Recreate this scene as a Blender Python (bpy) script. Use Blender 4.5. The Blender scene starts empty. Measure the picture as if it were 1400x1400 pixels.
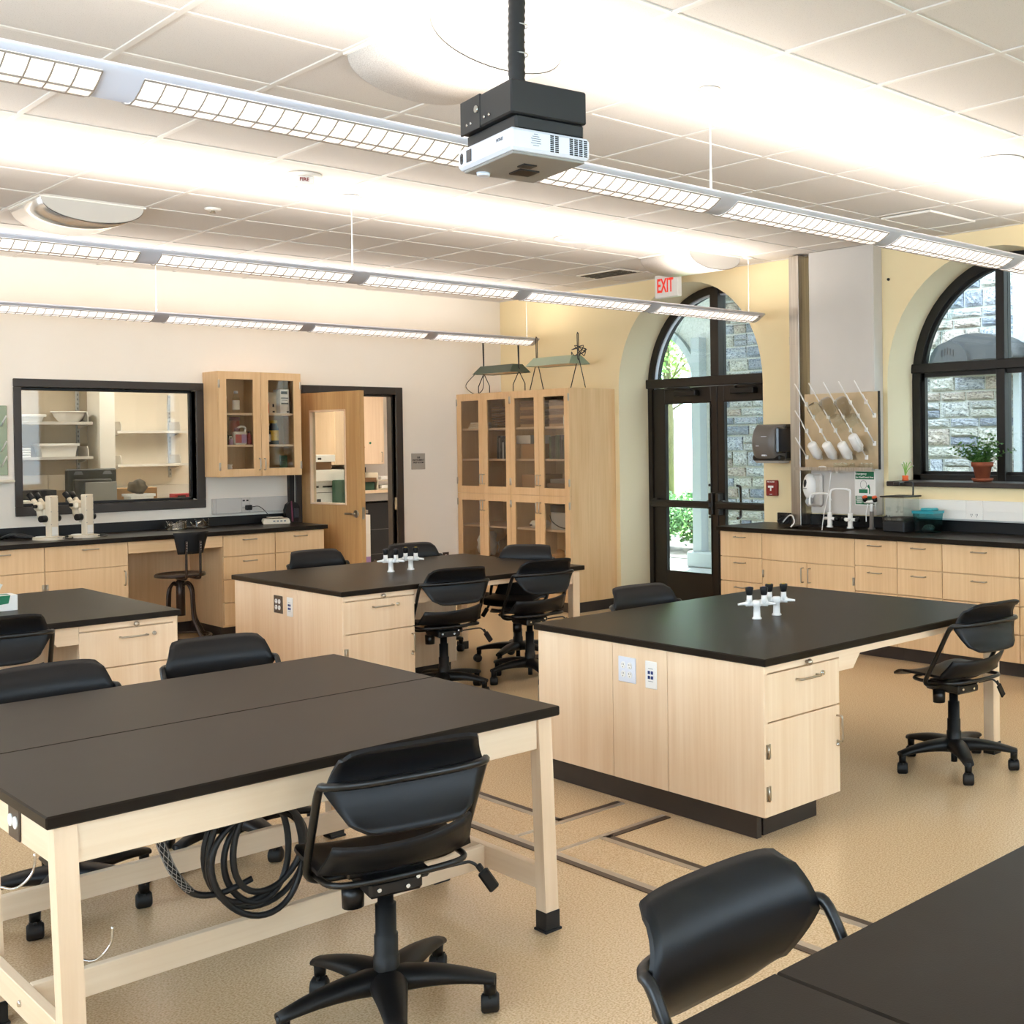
import bpy, bmesh, math, random
from mathutils import Vector, Matrix
random.seed(7)
scene = bpy.context.scene
C = scene.collection
PI = math.pi

# ------------------------------------------------------------------ camera
cam_d = bpy.data.cameras.new('camera'); cam = bpy.data.objects.new('camera', cam_d); C.objects.link(cam)
F = Vector((0.7356, 0.6774, -0.0108)); R = Vector((0.6772, -0.7357, -0.0120)); U = R.cross(F)
F.normalize(); R = F.cross(U).normalized(); U = R.cross(F).normalized()
mw = Matrix((R, U, -F)).transposed().to_4x4(); mw.translation = (0, 0, 1.636)
cam.matrix_world = mw
cam_d.sensor_fit = 'HORIZONTAL'; cam_d.sensor_width = 36.0
cam_d.lens = 1606.673 / 1400 * 36.0
cam_d.shift_x = (700 - 1028.684) / 1400; cam_d.shift_y = (619.458 - 700) / 1400
cam_d.clip_start = 0.05; cam_d.clip_end = 300
scene.camera = cam
scene.cycles.transparent_max_bounces = 24

# ------------------------------------------------------------------ world, sun, exposure
world = bpy.data.worlds.new('world'); scene.world = world; world.use_nodes = True
wn = world.node_tree; wn.nodes.clear()
wo = wn.nodes.new('ShaderNodeOutputWorld'); wb = wn.nodes.new('ShaderNodeBackground')
wb.inputs['Color'].default_value = (0.86, 0.86, 1.0, 1); wb.inputs['Strength'].default_value = 9.0
wn.links.new(wb.outputs[0], wo.inputs[0])
sun_d = bpy.data.lights.new('sun', 'SUN'); sun = bpy.data.objects.new('sun', sun_d); C.objects.link(sun)
sun_d.energy = 22.0; sun_d.color = (1.0, 0.95, 0.86); sun_d.angle = 0.01
sun.rotation_euler = Vector((-0.55, -0.35, -0.95)).to_track_quat('-Z', 'Y').to_euler()
sun.location = (30, 30, 30)
vs = scene.view_settings
vs.view_transform = 'Standard'; vs.look = 'None'; vs.exposure = 0.52; vs.gamma = 1.0; vs.use_curve_mapping = False
LUM_UP = 8.6      # watts of each uplight strip
LENS_E = 0.64       # glow of the perforated lenses

# ------------------------------------------------------------------ room constants (metres)
WX, WY, H = 7.615, 10.742, 3.182      # right wall face, back wall face, ceiling
X0, Y0 = -1.6, -1.9                   # left wall, wall behind the camera
T = 0.754                             # bench height
CT = 0.924                            # wall counter height
GX, GY, GD = 4.175, 4.309, 0.614      # ceiling grid

# ------------------------------------------------------------------ materials
def lin(c):
    c = c / 255.0
    return c / 12.92 if c <= 0.04045 else ((c + 0.055) / 1.055) ** 2.4
def rgb(t): return (lin(t[0]), lin(t[1]), lin(t[2]), 1.0)
MATS = {}
def mat(name, col, rough=0.5, metal=0.0, spec=0.5, emit=None, estr=0.0, bump=None, noise=None, coat=0.0):
    """noise = (scale xyz, second colour, contrast lo, hi); bump = (scale, strength)"""
    m = bpy.data.materials.new(name); m.use_nodes = True; MATS[name] = m
    nt = m.node_tree; b = nt.nodes['Principled BSDF']
    b.inputs['Base Color'].default_value = rgb(col); b.inputs['Roughness'].default_value = rough
    b.inputs['Metallic'].default_value = metal; b.inputs['Specular IOR Level'].default_value = spec
    if coat: b.inputs['Coat Weight'].default_value = coat; b.inputs['Coat Roughness'].default_value = 0.15
    if emit: b.inputs['Emission Color'].default_value = rgb(emit); b.inputs['Emission Strength'].default_value = estr
    tc = None
    if noise or bump:
        tc = nt.nodes.new('ShaderNodeTexCoord')
    if noise:
        sc, col2, lo, hi = noise[:4]; det = noise[4] if len(noise) > 4 else 3.0
        mp = nt.nodes.new('ShaderNodeMapping'); mp.inputs['Scale'].default_value = sc
        nz = nt.nodes.new('ShaderNodeTexNoise'); nz.inputs['Scale'].default_value = 1.0; nz.inputs['Detail'].default_value = det
        rp = nt.nodes.new('ShaderNodeValToRGB')
        rp.color_ramp.elements[0].position = lo; rp.color_ramp.elements[0].color = rgb(col)
        rp.color_ramp.elements[1].position = hi; rp.color_ramp.elements[1].color = rgb(col2)
        nt.links.new(tc.outputs['Object'], mp.inputs[0]); nt.links.new(mp.outputs[0], nz.inputs['Vector'])
        nt.links.new(nz.outputs['Fac'], rp.inputs[0]); nt.links.new(rp.outputs[0], b.inputs['Base Color'])
    if bump:
        nb = nt.nodes.new('ShaderNodeTexNoise'); nb.inputs['Scale'].default_value = bump[0]; nb.inputs['Detail'].default_value = 4
        bp = nt.nodes.new('ShaderNodeBump'); bp.inputs['Strength'].default_value = bump[1]; bp.inputs['Distance'].default_value = 0.01
        nt.links.new(tc.outputs['Object'], nb.inputs['Vector']); nt.links.new(nb.outputs['Fac'], bp.inputs['Height'])
        nt.links.new(bp.outputs[0], b.inputs['Normal'])
    return m
def wood(name, c1, c2, along='z', rough=0.42):
    """maple veneer: long streaks plus a broad, slow figure"""
    m = bpy.data.materials.new(name); m.use_nodes = True; MATS[name] = m
    nt = m.node_tree; b = nt.nodes['Principled BSDF']; b.inputs['Roughness'].default_value = rough
    b.inputs['Specular IOR Level'].default_value = 0.4
    tc = nt.nodes.new('ShaderNodeTexCoord')
    def nz(s, det):
        mp = nt.nodes.new('ShaderNodeMapping'); k = {'x': 0, 'y': 1, 'z': 2}[along]
        v = [s[0]] * 3; v[k] = s[1]; mp.inputs['Scale'].default_value = v
        n = nt.nodes.new('ShaderNodeTexNoise'); n.inputs['Scale'].default_value = 1; n.inputs['Detail'].default_value = det
        n.inputs['Roughness'].default_value = 0.6
        nt.links.new(tc.outputs['Object'], mp.inputs[0]); nt.links.new(mp.outputs[0], n.inputs['Vector']); return n
    a = nz((46, 1.6), 4); c = nz((5.5, 0.8), 2)
    mx = nt.nodes.new('ShaderNodeMath'); mx.operation = 'MULTIPLY_ADD'; mx.inputs[1].default_value = 0.5
    md = nt.nodes.new('ShaderNodeMath'); md.operation = 'MULTIPLY'; md.inputs[1].default_value = 0.5
    nt.links.new(c.outputs['Fac'], md.inputs[0]); nt.links.new(a.outputs['Fac'], mx.inputs[0]); nt.links.new(md.outputs[0], mx.inputs[2])
    rp = nt.nodes.new('ShaderNodeValToRGB'); rp.color_ramp.elements[0].position = 0.36; rp.color_ramp.elements[1].position = 0.64
    rp.color_ramp.elements[0].color = rgb(c2); rp.color_ramp.elements[1].color = rgb(c1)
    nt.links.new(mx.outputs[0], rp.inputs[0]); nt.links.new(rp.outputs[0], b.inputs['Base Color'])
    return m
def glass(name, tint=(235, 240, 240), refl=0.5):
    m = bpy.data.materials.new(name); m.use_nodes = True; MATS[name] = m
    nt = m.node_tree; nt.nodes.clear()
    o = nt.nodes.new('ShaderNodeOutputMaterial'); mx = nt.nodes.new('ShaderNodeMixShader')
    tr = nt.nodes.new('ShaderNodeBsdfTransparent'); tr.inputs[0].default_value = rgb(tint)
    gl = nt.nodes.new('ShaderNodeBsdfGlossy'); gl.inputs['Roughness'].default_value = 0.02
    fr = nt.nodes.new('ShaderNodeLayerWeight'); fr.inputs['Blend'].default_value = 0.5
    pw = nt.nodes.new('ShaderNodeMath'); pw.operation = 'POWER'; pw.inputs[1].default_value = 4.0
    mu = nt.nodes.new('ShaderNodeMath'); mu.operation = 'MULTIPLY_ADD'; mu.inputs[1].default_value = refl; mu.inputs[2].default_value = 0.07 * refl
    nt.links.new(fr.outputs['Facing'], pw.inputs[0]); nt.links.new(pw.outputs[0], mu.inputs[0]); nt.links.new(mu.outputs[0], mx.inputs[0])
    nt.links.new(tr.outputs[0], mx.inputs[1]); nt.links.new(gl.outputs[0], mx.inputs[2]); nt.links.new(mx.outputs[0], o.inputs[0])
    return m

wood('maple', (243, 217, 186), (231, 199, 162), 'z')
wood('maple_x', (243, 217, 186), (231, 199, 162), 'x')
wood('maple_y', (243, 217, 186), (231, 199, 162), 'y')
wood('maple_warm', (234, 200, 156), (220, 182, 136), 'z')
wood('maple_warm_x', (234, 200, 156), (220, 182, 136), 'x')
wood('maple_pale', (240, 214, 184), (228, 198, 164), 'z')
wood('maple_pale_x', (240, 218, 190), (230, 204, 172), 'x')
wood('maple_pale_y', (240, 214, 184), (228, 198, 164), 'y')
wood('maple_amber', (230, 194, 148), (216, 176, 128), 'z')  # maple with the amber cast of the lighting put into its colour
wood('maple_amber_lit_x', (230, 194, 148), (216, 176, 128), 'x')
wood('maple_amber_lit_y', (230, 194, 148), (216, 176, 128), 'y')
wood('birch_door', (214, 172, 118), (192, 146, 92), 'z')
mat('resin', (31, 24, 18), 0.34, spec=0.12, bump=(260, 0.03), noise=((9, 9, 9), (34, 29, 23), 0.4, 0.7))  # black resin browned to carry the warm ceiling reflection
mat('resin_edge', (16, 16, 18), 0.4, spec=0.35)
mat('toe_rubber', (44, 36, 32), 0.45, noise=((6, 6, 6), (52, 43, 38), 0.4, 0.7))
mat('wall_cream', (240, 232, 220), 0.75, bump=(420, 0.05), noise=((1.2, 1.2, 1.2), (236, 227, 213), 0.3, 0.75))
mat('wall_yellow', (243, 224, 180), 0.75, bump=(420, 0.05), noise=((1.2, 1.2, 1.2), (240, 219, 172), 0.3, 0.75))
mat('reveal', (226, 212, 180), 0.75, bump=(420, 0.05))
mat('tile_white', (210, 204, 198), 0.9, bump=(160, 0.10), noise=((150, 150, 150), (182, 174, 166), 0.60, 0.68))
mat('grid_white', (214, 208, 201), 0.55)
mat('floor_vinyl', (228, 200, 162), 0.24, spec=0.5, noise=((150, 150, 150), (192, 158, 116), 0.40, 0.66, 6), bump=(90, 0.012))
mat('alu_strip', (196, 184, 168), 0.35, metal=0.6)
mat('brown_strip', (74, 58, 46), 0.4)
mat('black_plastic', (13, 14, 17), 0.40, spec=0.32, bump=(700, 0.08))
mat('black_metal', (14, 14, 15), 0.32, spec=0.5)
mat('black_base', (12, 12, 13), 0.45, spec=0.35)
mat('rubber', (16, 16, 17), 0.55)
mat('bronze', (44, 38, 33), 0.38, metal=0.35)
mat('bronze_dark', (30, 27, 25), 0.42, metal=0.3)
mat('frame_dark', (50, 43, 38), 0.42)
mat('steel', (205, 200, 192), 0.28, metal=1.0, noise=((60, 60, 1.5), (180, 174, 166), 0.35, 0.7))
mat('steel_soft', (212, 196, 168), 0.34, metal=0.85, noise=((3, 3, 3), (190, 172, 142), 0.35, 0.7))
mat('chrome', (214, 212, 208), 0.15, metal=1.0)
mat('nickel', (178, 168, 152), 0.28, metal=1.0)
mat('chase_grey', (206, 201, 194), 0.5, noise=((1.5, 1.5, 1.5), (198, 193, 186), 0.3, 0.7))
mat('lum_grey', (206, 208, 220), 0.4, metal=0.15)
mat('lens', (250, 244, 236), 0.6, emit=(255, 247, 240), estr=LENS_E)
mat('louver', (150, 138, 126), 0.5)
mat('white_paint', (240, 236, 228), 0.45)
mat('white_plastic', (238, 236, 232), 0.35)
mat('ivory', (222, 210, 188), 0.4)
mat('scope_ivory', (226, 212, 188), 0.38)
mat('diffuser', (218, 212, 205), 0.42, noise=((260, 260, 260), (196, 188, 180), 0.45, 0.6))
mat('diffuser_metal', (226, 222, 216), 0.25, metal=0.75)
mat('red_exit', (214, 52, 34), 0.5, emit=(230, 50, 30), estr=0.35)
mat('red_pull', (134, 32, 26), 0.4)
mat('green_sign', (16, 112, 72), 0.5)
mat('orange', (226, 92, 34), 0.45)
mat('terracotta', (150, 78, 48), 0.75, noise=((14, 14, 14), (128, 62, 38), 0.4, 0.7))
mat('leaf', (44, 84, 30), 0.5, noise=((22, 22, 22), (74, 112, 44), 0.4, 0.65))
mat('leaf_bright', (150, 196, 92), 0.5)
mat('hedge_leaf', (48, 104, 40), 0.45, noise=((9, 9, 9), (104, 158, 70), 0.42, 0.66))
mat('tree_leaf', (120, 176, 70), 0.5, noise=((5, 5, 5), (176, 214, 116), 0.42, 0.66))
mat('bark', (98, 84, 68), 0.8, noise=((12, 12, 4), (72, 60, 48), 0.4, 0.7))
mat('grass', (126, 172, 76), 0.9, noise=((24, 24, 24), (164, 200, 108), 0.4, 0.7))
mat('mulch', (78, 70, 66), 0.9, noise=((50, 50, 50), (150, 142, 136), 0.55, 0.7))
mat('concrete', (176, 178, 176), 0.8, noise=((12, 12, 12), (158, 160, 158), 0.4, 0.7))
mat('mortar', (196, 198, 190), 0.9, noise=((30, 30, 30), (178, 180, 172), 0.4, 0.7), bump=(60, 0.3))
for i, c in enumerate([((172, 178, 184), (84, 92, 104)), ((186, 188, 184), (92, 96, 98)), ((140, 147, 156), (74, 82, 94)), ((190, 190, 180), (104, 106, 98)), ((182, 172, 160), (98, 90, 82))]):
    mat('stone_%d' % i, c[0], 0.85, noise=((13, 13, 13), c[1], 0.44, 0.66, 9), bump=(18, 1.0))
mat('trim_light', (158, 166, 166), 0.6)
mat('black_box', (26, 26, 27), 0.5, bump=(500, 0.06))
mat('silver_plastic', (222, 226, 236), 0.35, metal=0.0)
mat('grey_plastic', (104, 100, 96), 0.35)
mat('clear_dark', (44, 48, 56), 0.15, spec=0.6)
mat('teal', (52, 158, 168), 0.3)
mat('cable', (26, 27, 29), 0.45)
mat('mesh_metal', (176, 174, 170), 0.3, metal=1.0)
mat('green_paint', (62, 78, 66), 0.4)
mat('green_light', (150, 164, 138), 0.4)
mat('cardboard', (172, 132, 88), 0.8)
mat('paper', (236, 234, 228), 0.7)
mat('kraft', (120, 88, 60), 0.8)
mat('green_box', (44, 76, 54), 0.6)
mat('navy', (30, 32, 40), 0.5)
mat('text_black', (30, 28, 28), 0.6)
mat('text_grey', (110, 112, 118), 0.6)
mat('text_white', (240, 240, 236), 0.5)
mat('plaque', (168, 160, 148), 0.5)
mat('purple', (112, 48, 74), 0.5)
mat('yellow', (214, 178, 58), 0.5)
mat('red_label', (166, 44, 52), 0.5)
mat('lilac', (170, 140, 190), 0.5)
mat('blue_port', (22, 46, 110), 0.4)
mat('brown_plate', (74, 60, 50), 0.4)
mat('gravel', (72, 66, 60), 0.9, noise=((160, 160, 160), (150, 140, 124), 0.5, 0.7))
mat('prep_wall', (222, 212, 196), 0.8)
mat('bay_wall_shade', (190, 176, 156), 0.8)  # taupe shadow on the bay wall put into its colour
mat('bench_grey', (150, 146, 140), 0.5)
mat('grey_metal', (176, 178, 178), 0.5)
mat('hood_grey', (52, 55, 56), 0.6)
mat('stool_bronze', (54, 42, 36), 0.3, metal=0.6)
mat('lit_panel', (255, 250, 240), 0.5, emit=(255, 246, 232), estr=15.0)
glass('glass_window', (225, 236, 236), 0.55)
glass('glass_prep', (240, 242, 240), 0.4)
glass('glass_cab', (240, 237, 232), 0.5)
glass('glass_clear', (246, 248, 246), 1.0)
glass('glass_teal', (158, 210, 216), 0.8)
glass('plastic_white_clear', (228, 226, 220), 1.0)

# ------------------------------------------------------------------ mesh builder
def spl(pts, n=6, closed=False):
    """Catmull-Rom through the points"""
    P = [Vector(p) for p in pts]; out = []; m = len(P)
    for i in range(m if closed else m - 1):
        p0 = P[i - 1] if (i > 0 or closed) else P[0]; p1 = P[i]; p2 = P[(i + 1) % m]
        p3 = P[(i + 2) % m] if (closed or i + 2 < m) else P[-1]
        for k in range(n):
            t = k / n
            out.append(0.5 * ((2 * p1) + (p2 - p0) * t + (2 * p0 - 5 * p1 + 4 * p2 - p3) * t * t + (3 * p1 - p0 - 3 * p2 + p3) * t ** 3))
    if not closed: out.append(P[-1])
    return out
ORG = {}
FINE = {'vent_slots', 'bolt', 'slots', 'socket_slots', 'standard_slots', 'rivet', 'screw', 'print', 'print_lines', 'dots', 'lock_screws', 'buttons', 'cable_tie', 'louver', 'tips', 'wire_bundle', 'loops', 'folds', 'rocks', 'pictogram', 'leaves', 'stems', 'logo_mark', 'wire_grip', 'data_port', 'socket'}
class MB:
    def __init__(s): s.v = []; s.f = []; s.sm = []
    def add(s, vs, fs, smooth=False):
        o = len(s.v); s.v += [tuple(v) for v in vs]; s.f += [tuple(i + o for i in f) for f in fs]; s.sm += [smooth] * len(fs); return s
    def box(s, x0, x1, y0, y1, z0, z1, b=0.0):
        if x0 > x1: x0, x1 = x1, x0
        if y0 > y1: y0, y1 = y1, y0
        if z0 > z1: z0, z1 = z1, z0
        if b <= 0:
            vs = [(x, y, z) for x in (x0, x1) for y in (y0, y1) for z in (z0, z1)]
            return s.add(vs, [(0, 1, 3, 2), (4, 6, 7, 5), (0, 4, 5, 1), (2, 3, 7, 6), (0, 2, 6, 4), (1, 5, 7, 3)])
        b = min(b, (x1 - x0) * .45, (y1 - y0) * .45, (z1 - z0) * .45)
        vs = []; idx = {}
        for i, x in enumerate((x0, x1)):
            for j, y in enumerate((y0, y1)):
                for k, z in enumerate((z0, z1)):
                    sx = b if i == 0 else -b; sy = b if j == 0 else -b; sz = b if k == 0 else -b
                    idx[i, j, k, 0] = len(vs); vs.append((x, y + sy, z + sz))
                    idx[i, j, k, 1] = len(vs); vs.append((x + sx, y, z + sz))
                    idx[i, j, k, 2] = len(vs); vs.append((x + sx, y + sy, z))
        fs = []
        for i in (0, 1): fs.append([idx[i, 0, 0, 0], idx[i, 1, 0, 0], idx[i, 1, 1, 0], idx[i, 0, 1, 0]])
        for j in (0, 1): fs.append([idx[0, j, 0, 1], idx[1, j, 0, 1], idx[1, j, 1, 1], idx[0, j, 1, 1]])
        for k in (0, 1): fs.append([idx[0, 0, k, 2], idx[1, 0, k, 2], idx[1, 1, k, 2], idx[0, 1, k, 2]])
        for a in (0, 1):
            for c in (0, 1):
                fs.append([idx[a, c, 0, 0], idx[a, c, 1, 0], idx[a, c, 1, 1], idx[a, c, 0, 1]])
                fs.append([idx[a, 0, c, 0], idx[a, 1, c, 0], idx[a, 1, c, 2], idx[a, 0, c, 2]])
                fs.append([idx[0, a, c, 1], idx[1, a, c, 1], idx[1, a, c, 2], idx[0, a, c, 2]])
                for d in (0, 1): fs.append([idx[a, c, d, 0], idx[a, c, d, 1], idx[a, c, d, 2]])
        return s.add(vs, fs)
    def cyl(s, p0, p1, r0, r1=None, seg=14, smooth=True):
        r1 = r0 if r1 is None else r1
        p0, p1 = Vector(p0), Vector(p1); d = (p1 - p0).normalized()
        a = d.orthogonal().normalized(); b = d.cross(a)
        vs = []
        for p, r in ((p0, r0), (p1, r1)):
            for k in range(seg):
                t = 2 * PI * k / seg; vs.append(p + a * (math.cos(t) * r) + b * (math.sin(t) * r))
        s.add(vs, [(k, (k + 1) % seg, seg + (k + 1) % seg, seg + k) for k in range(seg)], smooth)
        s.add(vs[:seg], [tuple(range(seg))]); s.add(vs[seg:], [tuple(range(seg))]); return s
    def tube(s, pts, r, seg=8, closed=False, flat=None):
        P = [Vector(p) for p in pts]; m = len(P); rs = r if isinstance(r, (list, tuple)) else [r] * m
        vs = []; prev = None
        for i in range(m):
            d = (P[(i + 1) % m] - P[i - 1]) if closed else (P[min(i + 1, m - 1)] - P[max(i - 1, 0)])
            d.normalize()
            a = d.orthogonal().normalized() if prev is None else (prev - d * prev.dot(d)).normalized()
            prev = a; b = d.cross(a)
            for k in range(seg):
                t = 2 * PI * k / seg; vs.append(P[i] + a * (math.cos(t) * rs[i]) + b * (math.sin(t) * rs[i]))
        fs = []
        for i in range(m if closed else m - 1):
            j = (i + 1) % m
            for k in range(seg): fs.append((i * seg + k, i * seg + (k + 1) % seg, j * seg + (k + 1) % seg, j * seg + k))
        s.add(vs, fs, True)
        if not closed:
            s.add(vs[:seg], [tuple(range(seg))]); s.add(vs[-seg:], [tuple(range(seg))])
        return s
    def lathe(s, prof, c=(0, 0, 0), seg=20, axis='z'):
        vs = []; n = len(prof)
        for k in range(seg):
            t = 2 * PI * k / seg
            for r, z in prof:
                x, y = r * math.cos(t), r * math.sin(t)
                p = {'z': (x, y, z), 'x': (z, x, y), 'y': (x, z, y)}[axis]
                vs.append((c[0] + p[0], c[1] + p[1], c[2] + p[2]))
        fs = [(k * n + i, ((k + 1) % seg) * n + i, ((k + 1) % seg) * n + i + 1, k * n + i + 1) for k in range(seg) for i in range(n - 1)]
        s.add(vs, fs, True); return s
    def prism(s, poly, axis, a0, a1, smooth=False):
        def mk(p, a): return {'x': (a, p[0], p[1]), 'y': (p[0], a, p[1]), 'z': (p[0], p[1], a)}[axis]
        n = len(poly); A = [mk(p, a0) for p in poly]; B = [mk(p, a1) for p in poly]
        s.add(A, [tuple(range(n))]); s.add(B, [tuple(range(n))])
        s.add(A + B, [(i, (i + 1) % n, n + (i + 1) % n, n + i) for i in range(n)], smooth); return s
    def shell(s, fn, nu, nv, th):
        G = [[Vector(fn(i / (nu - 1), j / (nv - 1))) for j in range(nv)] for i in range(nu)]
        N = []
        for i in range(nu):
            row = []
            for j in range(nv):
                du = G[min(i + 1, nu - 1)][j] - G[max(i - 1, 0)][j]; dv = G[i][min(j + 1, nv - 1)] - G[i][max(j - 1, 0)]
                nn = du.cross(dv); row.append(nn.normalized() if nn.length > 1e-9 else Vector((0, 0, 1)))
            N.append(row)
        vs = [G[i][j] for i in range(nu) for j in range(nv)] + [G[i][j] - N[i][j] * th for i in range(nu) for j in range(nv)]
        o = nu * nv; fs = []
        for i in range(nu - 1):
            for j in range(nv - 1):
                a, b, c, d = i * nv + j, (i + 1) * nv + j, (i + 1) * nv + j + 1, i * nv + j + 1
                fs += [(a, b, c, d), (o + a, o + d, o + c, o + b)]
        s.add(vs, fs, True)
        rim = [i * nv for i in range(nu)] + [(nu - 1) * nv + j for j in range(1, nv)] + [i * nv + nv - 1 for i in range(nu - 2, -1, -1)] + [j for j in range(nv - 2, 0, -1)]
        k = len(s.v) - 2 * o; n = len(rim)
        for q in range(n):
            a, b = rim[q], rim[(q + 1) % n]; s.f.append((k + a, k + b, k + o + b, k + o + a)); s.sm.append(False)
        return s
    def sphere(s, c, r, seg=12, rings=8, sq=(1, 1, 1)):
        prof = [(r * math.sin(PI * i / rings), -r * math.cos(PI * i / rings)) for i in range(rings + 1)]
        o = len(s.v); s.lathe(prof, (0, 0, 0), seg)
        for i in range(o, len(s.v)):
            v = s.v[i]; s.v[i] = (c[0] + v[0] * sq[0], c[1] + v[1] * sq[1], c[2] + v[2] * sq[2])
        return s
    def xf(s, M):
        s.v = [tuple(M @ Vector(v)) for v in s.v]; return s
    def build(s, name, m, parent=None, recalc=True):
        me = bpy.data.meshes.new(name)
        o = ORG.get(parent.name, (0, 0, 0)) if parent is not None else (0, 0, 0)
        me.from_pydata([(v[0] - o[0], v[1] - o[1], v[2] - o[2]) for v in s.v], [], s.f)
        me.polygons.foreach_set('use_smooth', s.sm)
        if recalc:
            bm = bmesh.new(); bm.from_mesh(me); bmesh.ops.remove_doubles(bm, verts=bm.verts, dist=1e-6)
            bmesh.ops.recalc_face_normals(bm, faces=bm.faces); bm.to_mesh(me); bm.free()
        me.materials.append(MATS[m]); me.update()
        ob = bpy.data.objects.new(name, me); C.objects.link(ob)
        if parent is not None: ob.parent = parent; ORG[ob.name] = o
        if name in FINE: ob['kind'] = 'stuff'
        return ob
def tag(o, label=None, cat=None, group=None, kind=None):
    if label: o['label'] = label
    if cat: o['category'] = cat
    if group: o['group'] = group
    if kind: o['kind'] = kind
    return o
def thing(name, label, cat, loc=(0, 0, 0), group=None):
    o = bpy.data.objects.new(name, None); C.objects.link(o); o.location = loc; o.empty_display_size = 0.05
    ORG[o.name] = tuple(loc); return tag(o, label, cat, group)
def struct(name, mb, m, label=None):
    o = mb.build(name, m); o['kind'] = 'structure'
    if label: o['label'] = label
    return o
def copy_tree(o, parent=None):
    c = o.copy(); C.objects.link(c); c.parent = parent
    for ch in list(KIDS(o)): copy_tree(ch, c)
    return c
def KIDS(o): return [x for x in C.objects if x.parent == o]
def text_mb(txt, size, depth=0.0008, bold=0.0):
    cu = bpy.data.curves.new('t', 'FONT'); cu.body = txt; cu.size = size; cu.extrude = depth; cu.align_x = 'CENTER'; cu.align_y = 'CENTER'
    cu.offset = bold; cu.resolution_u = 2
    ob = bpy.data.objects.new('t', cu); C.objects.link(ob)
    dg = bpy.context.evaluated_depsgraph_get(); me = bpy.data.meshes.new_from_object(ob.evaluated_get(dg))
    mb = MB(); mb.add([v.co.copy() for v in me.vertices], [tuple(p.vertices) for p in me.polygons])
    bpy.data.objects.remove(ob); bpy.data.meshes.remove(me); bpy.data.curves.remove(cu); return mb
def face_m(face, org):
    """matrix taking text XY to a wall face, normal towards -Y, -X or +X"""
    if face == '-Y': M = Matrix(((1, 0, 0), (0, 0, -1), (0, 1, 0)))
    elif face == '-X': M = Matrix(((0, 0, -1), (-1, 0, 0), (0, 1, 0)))
    elif face == '+X': M = Matrix(((0, 0, 1), (1, 0, 0), (0, 1, 0)))
    elif face == '+Y': M = Matrix(((-1, 0, 0), (0, 0, 1), (0, 1, 0)))
    M = M.to_4x4(); M.translation = org; return M

# faces: a = coordinate along the face, d = depth into the body from plane p
def fbox(mb, face, p, a0, a1, z0, z1, d0, d1, b=0.0):
    if face == '-Y': return mb.box(a0, a1, p + d0, p + d1, z0, z1, b)
    if face == '+Y': return mb.box(a0, a1, p - d1, p - d0, z0, z1, b)
    if face == '-X': return mb.box(p + d0, p + d1, a0, a1, z0, z1, b)
    if face == '+X': return mb.box(p - d1, p - d0, a0, a1, z0, z1, b)
def fpt(face, p, a, z, d):
    return {'-Y': (a, p + d, z), '+Y': (a, p - d, z), '-X': (p + d, a, z), '+X': (p - d, a, z)}[face]
def pull(parent, face, p, a, z, L=0.1, vert=False, name='handle', m='nickel'):
    h = L / 2; k = (lambda t, d: fpt(face, p, a, z + t, d)) if vert else (lambda t, d: fpt(face, p, a + t, z, d))
    return MB().tube(spl([k(-h, 0.004), k(-h, -0.022), k(-h * .8, -0.030), k(h * .8, -0.030), k(h, -0.022), k(h, 0.004)], 3), 0.005, 6).build(name, m, parent)
def hinge(parent, face, p, a, z, w=0.014, h=0.06, out=0.004):
    mb = MB(); fbox(mb, face, p, a - w, a + w, z - h / 2, z + h / 2, -out, 0.006, 0.002)
    mb.cyl(fpt(face, p, a - w * .2, z - h / 2, -out - .002), fpt(face, p, a - w * .2, z + h / 2, -out - .002), 0.005, seg=8)
    return mb.build('hinge', 'nickel', parent)
def lock(parent, face, p, a, z, r=0.012):
    mb = MB(); mb.cyl(fpt(face, p, a, z, 0.004), fpt(face, p, a, z, -0.010), r, r * .85, 12); mb.cyl(fpt(face, p, a, z, -0.010), fpt(face, p, a, z, -0.013), r * .5, r * .4, 10)
    return mb.build('lock', 'chrome', parent)
# ================================================================== the setting
struct('floor', MB().box(X0 - .15, WX + .4, Y0 - .15, WY + .15, -0.12, 0.0), 'floor_vinyl')
# ---- ceiling: grid of T bars, every lay-in tile an object of its own
mb = MB().box(X0 - .15, WX + .54, Y0 - .15, WY + .15, H + .03, H + .10)
i0 = math.floor((X0 - GX) / GD); i1 = math.ceil((WX - GX) / GD); j0 = math.floor((Y0 - GY) / GD); j1 = math.ceil((WY - GY) / GD)
for i in range(i0 + 1, i1): mb.box(GX + i * GD - .012, GX + i * GD + .012, Y0, WY, H - .004, H + .03)
for j in range(j0 + 1, j1): mb.box(X0, WX, GY + j * GD - .012, GY + j * GD + .012, H - .0035, H + .03)
mb.box(X0, X0 + .02, Y0, WY, H - .004, H + .03); mb.box(WX - .02, WX, Y0, WY, H - .004, H + .03)
mb.box(X0, WX, Y0, Y0 + .02, H - .004, H + .03); mb.box(X0, WX, WY - .02, WY, H - .004, H + .03)
ceiling = struct('ceiling', mb, 'grid_white')
tile_me = None
FIX_CELLS = [(-3, 6), (-3, -1), (4, 4)]
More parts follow.
